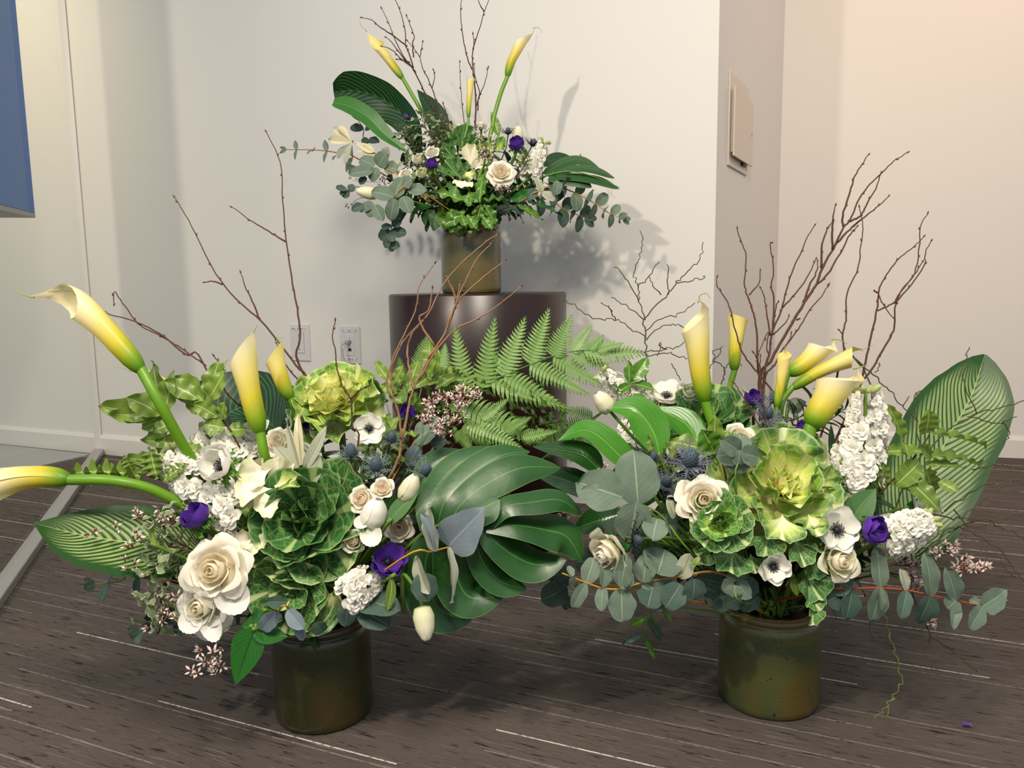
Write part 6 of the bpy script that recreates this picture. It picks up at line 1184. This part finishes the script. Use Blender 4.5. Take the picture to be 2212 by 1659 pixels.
# eucalyptus
euc('eucalyptus branch reaching far left from the top arrangement', 'T', 1.84, [ct(450, 890), ct(330, 855), ct(210, 840), ct(50, 838)], 34, 22, 5, 'euc', 'stemr', 'ovate', asp=.5, sr=.0016)
sprig('cream-backed leaves on a reddish stalk left of the large dark leaf', 'T', 1.78, [ct(560, 870), ct(430, 800)], [ct(415, 795) + ct(305, 705) + (16,), ct(415, 800) + ct(282, 775) + (18,), ct(410, 790) + ct(345, 695) + (14,), ct(430, 795) + ct(540, 850) + (20,), ct(405, 805) + ct(325, 880) + (18, None, 'eucl'), ct(440, 850) + ct(560, 860) + (20,), ct(480, 870) + ct(560, 920) + (20,), ct(560, 900) + ct(680, 920) + (18,), ct(420, 800) + ct(370, 910) + (14, None, 'eucl')], 'cream_leaf', 'spoon', 'stemr', wave=0)
bigeuc('cluster of large grey-green eucalyptus leaves at the lower left of the top arrangement', 'T', 1.70, [ct(760, 1050), ct(650, 1105)], [ct(650, 1105) + ct(700, 990) + (34,), ct(650, 1105) + ct(530, 1060) + (36,), ct(650, 1110) + ct(630, 1235) + (30,), ct(700, 1100) + ct(740, 1190) + (34,), ct(540, 1150) + ct(450, 1165) + (28,), ct(545, 1150) + ct(580, 1230) + (28,), ct(730, 1060) + ct(825, 1060) + (32,), ct(700, 1040) + ct(750, 1000) + (30,), ct(540, 1150) + ct(500, 1210) + (26,), ct(480, 1150) + ct(415, 1170) + (20, None, 'eucd')])
bigeuc('group of round grey leaves left of the white spray roses on top', 'T', 1.76, [ct(700, 1000), ct(560, 930)], [ct(560, 930) + ct(600, 860) + (36,), ct(540, 930) + ct(460, 880) + (34,), ct(530, 960) + ct(400, 960) + (26,), ct(600, 930) + ct(670, 950) + (34,), ct(560, 940) + ct(520, 1010) + (26,), ct(460, 980) + ct(385, 920) + (18, None, 'eucd'), ct(600, 880) + ct(610, 830) + (22, None, 'eucl'), ct(500, 1000) + ct(450, 1020) + (20, None, 'eucd')])
bigeuc('hanging dark eucalyptus tail at the lower left of the top crock', 'T', 1.74, [ct(680, 1170), ct(640, 1260), ct(632, 1370)], [ct(640, 1260) + ct(590, 1270) + (24, None, 'eucd'), ct(640, 1260) + ct(690, 1230) + (26, None, 'eucd'), ct(636, 1300) + ct(556, 1328) + (28, None, 'eucd'), ct(636, 1300) + ct(722, 1300) + (28, None, 'eucd'), ct(636, 1310) + ct(640, 1345) + (20, None, 'eucd'), ct(632, 1360) + ct(585, 1370) + (20, None, 'eucd'), ct(632, 1360) + ct(680, 1385) + (20, None, 'eucd'), ct(632, 1370) + ct(645, 1410) + (16, None, 'eucd'), ct(650, 1220) + ct(690, 1190) + (24, None, 'eucd')], sm='stem')
bigeuc('small dark eucalyptus tip left of the lower left tulip on top', 'T', 1.76, [ct(500, 1060), ct(400, 1075)], [ct(400, 1070) + ct(360, 1100) + (20, None, 'eucd'), ct(400, 1070) + ct(425, 1035) + (20, None, 'eucd'), ct(385, 1065) + ct(322, 1040) + (14, None, 'eucd'), ct(380, 1072) + ct(345, 1085) + (14, None, 'eucd')], sm='stem')
bigeuc('dark eucalyptus leaves high behind the large folded leaf', 'T', 1.90, [ct(540, 850), ct(480, 720), ct(440, 660)], [ct(450, 660) + ct(420, 640) + (22, None, 'eucd'), ct(450, 660) + ct(500, 650) + (22, None, 'eucd'), ct(480, 720) + ct(405, 710) + (20, None, 'eucd'), ct(490, 720) + ct(540, 700) + (24, None, 'eucd'), ct(510, 780) + ct(470, 800) + (22, None, 'eucd'), ct(510, 780) + ct(560, 790) + (22, None, 'eucd')], sm='stem')
euc('eucalyptus branch drooping to the far right of the top arrangement', 'T', 1.80, [ct(1500, 1050), ct(1640, 1070), ct(1760, 1130), ct(1850, 1190), ct(1935, 1225)], 44, 22, 8, 'euc', 'stemo', 'round', asp=.68, sr=.0015)
euc('darker eucalyptus branch hanging under the right split leaf on top', 'T', 1.84, [ct(1450, 1100), ct(1600, 1170), ct(1720, 1220)], 40, 34, 5, 'eucd', 'stemo', 'round', asp=.66, sr=.0015)
bigeuc('pale grey eucalyptus leaves below the white stock on top', 'T', 1.74, [ct(1400, 1100), ct(1480, 1070)], [ct(1480, 1080) + ct(1450, 990) + (18, None, 'eucl'), ct(1480, 1080) + ct(1555, 1115) + (24, None, 'eucl'), ct(1560, 1090) + ct(1570, 1010) + (22,), ct(1450, 1060) + ct(1400, 1110) + (24, None, 'eucd')])
for lb, pth in (('cream-edged variegated sprig under the lilac anemone on top', [ct(900, 860), ct(840, 740), ct(800, 640)]), ('second variegated sprig beside the large dark leaf on top', [ct(800, 860), ct(740, 790), ct(700, 720)]), ('variegated sprig behind the highest white spray rose', [ct(930, 840), ct(900, 750), ct(920, 670)]), ('variegated sprig among the white spray roses on top', [ct(900, 1040), ct(840, 960), ct(700, 900)]), ('variegated sprig by the left rim of the top crock', [ct(950, 1180), ct(910, 1130), ct(890, 1090)])):
    autosprig(lb, 'T', 1.82 if 'behind' in lb or 'second' in lb else 1.78, pth, 22, 33, .5, 'var', 'spoon', 'stemb', .05, 2.5, None, 'variegated_sprig', 1.0, .3)
thistle('sea holly with dark upright bracts at the top right of the top arrangement', *ct(1290, 735), 1.86, 7, (0, 1, .3), 'T', n=12, br=4.2, mb='thistled')
thistle('sea holly between the violet anemone and the white stock on top', *ct(1430, 800), 1.84, 8, (.4, .9, .3), 'T', n=14, br=4.0, mb='thistled')
autosprig('feathery lime collar of leaves right of the large rose on top', 'T', 1.76, [ct(1380, 930), ct(1375, 880)], 16, 18, .3, 'pit', wave=.12, freq=4)
autosprig('green foliage tuft behind the right split leaf on top', 'T', 1.90, [ct(1560, 950), ct(1660, 900), ct(1700, 890)], 14, 14, .4, 'pitd')
waxflower('pink blossom spray above the large rose on top', 'T', 1.74, [[ct(1180, 980), ct(1170, 860), ct(1160, 740)], [ct(1170, 870), ct(1200, 800), ct(1230, 730)], [ct(1175, 880), ct(1130, 780)]], [ct(R(1110, 1220), R(800, 900)) for _ in range(34)] + [ct(R(1110, 1230), R(710, 800)) for _ in range(16)] + [ct(R(1170, 1215), R(930, 990)) for _ in range(10)], s=4)
waxflower('pink blossom spray below the large rose on top', 'T', 1.69, [[ct(1180, 1120), ct(1230, 1060), ct(1350, 1040)]], [ct(R(1220, 1300), R(1035, 1075)) for _ in range(20)] + [ct(1350, 1040), ct(1375, 1045)], s=4)
waxflower('dark-stalked blossom spray at the left of the top arrangement', 'T', 1.80, [[ct(650, 1000), ct(560, 1020), ct(420, 1010)], [ct(500, 1100), ct(440, 1120), ct(400, 1160)]], [ct(R(390, 470), R(930, 1040)) for _ in range(12)] + [ct(R(380, 440), R(1140, 1170)) for _ in range(6)] + [ct(R(560, 660), R(990, 1060)) for _ in range(12)], s=4)
filler('T', 'dark salal leaves packed under the flowers of the top arrangement', [ct(x, y) + (z,) for x, y, z in ((620, 1000, .02), (700, 900, .06), (780, 1060, -.02), (820, 820, .08), (900, 760, .08), (940, 1000, .0), (1000, 900, .03), (1040, 780, .08), (1100, 1040, -.04), (1180, 820, .08), (1200, 1050, -.03), (1290, 900, .06), (1360, 1020, .02), (1420, 900, .06), (1330, 1110, -.02), (1500, 1020, .04), (640, 1100, .0), (860, 1120, -.02), (1440, 1100, .02), (950, 1120, -.06), (1250, 1120, -.06), (1060, 1100, -.02), (700, 1120, -.03), (1380, 1150, 0), (820, 1180, -.02), (1130, 1150, -.06), (900, 1080, .02))], 1.84, 'fill', 40, 13, 'salal packed in the top crock')

autosprig('lime leaves spilling over the front rim of the top crock', 'T', 1.745, [ct(1040, 1230), ct(1060, 1250)], 12, 40, .4, 'pitd', wave=.05)
autosprig('lime leaves spilling over the right rim of the top crock', 'T', 1.76, [ct(1150, 1210), ct(1190, 1230)], 10, 36, .4, 'pitd', wave=.05)
autosprig('lime leaves spilling over the left rim of the top crock', 'T', 1.76, [ct(980, 1220), ct(950, 1245)], 10, 36, .4, 'pitd', wave=.05)
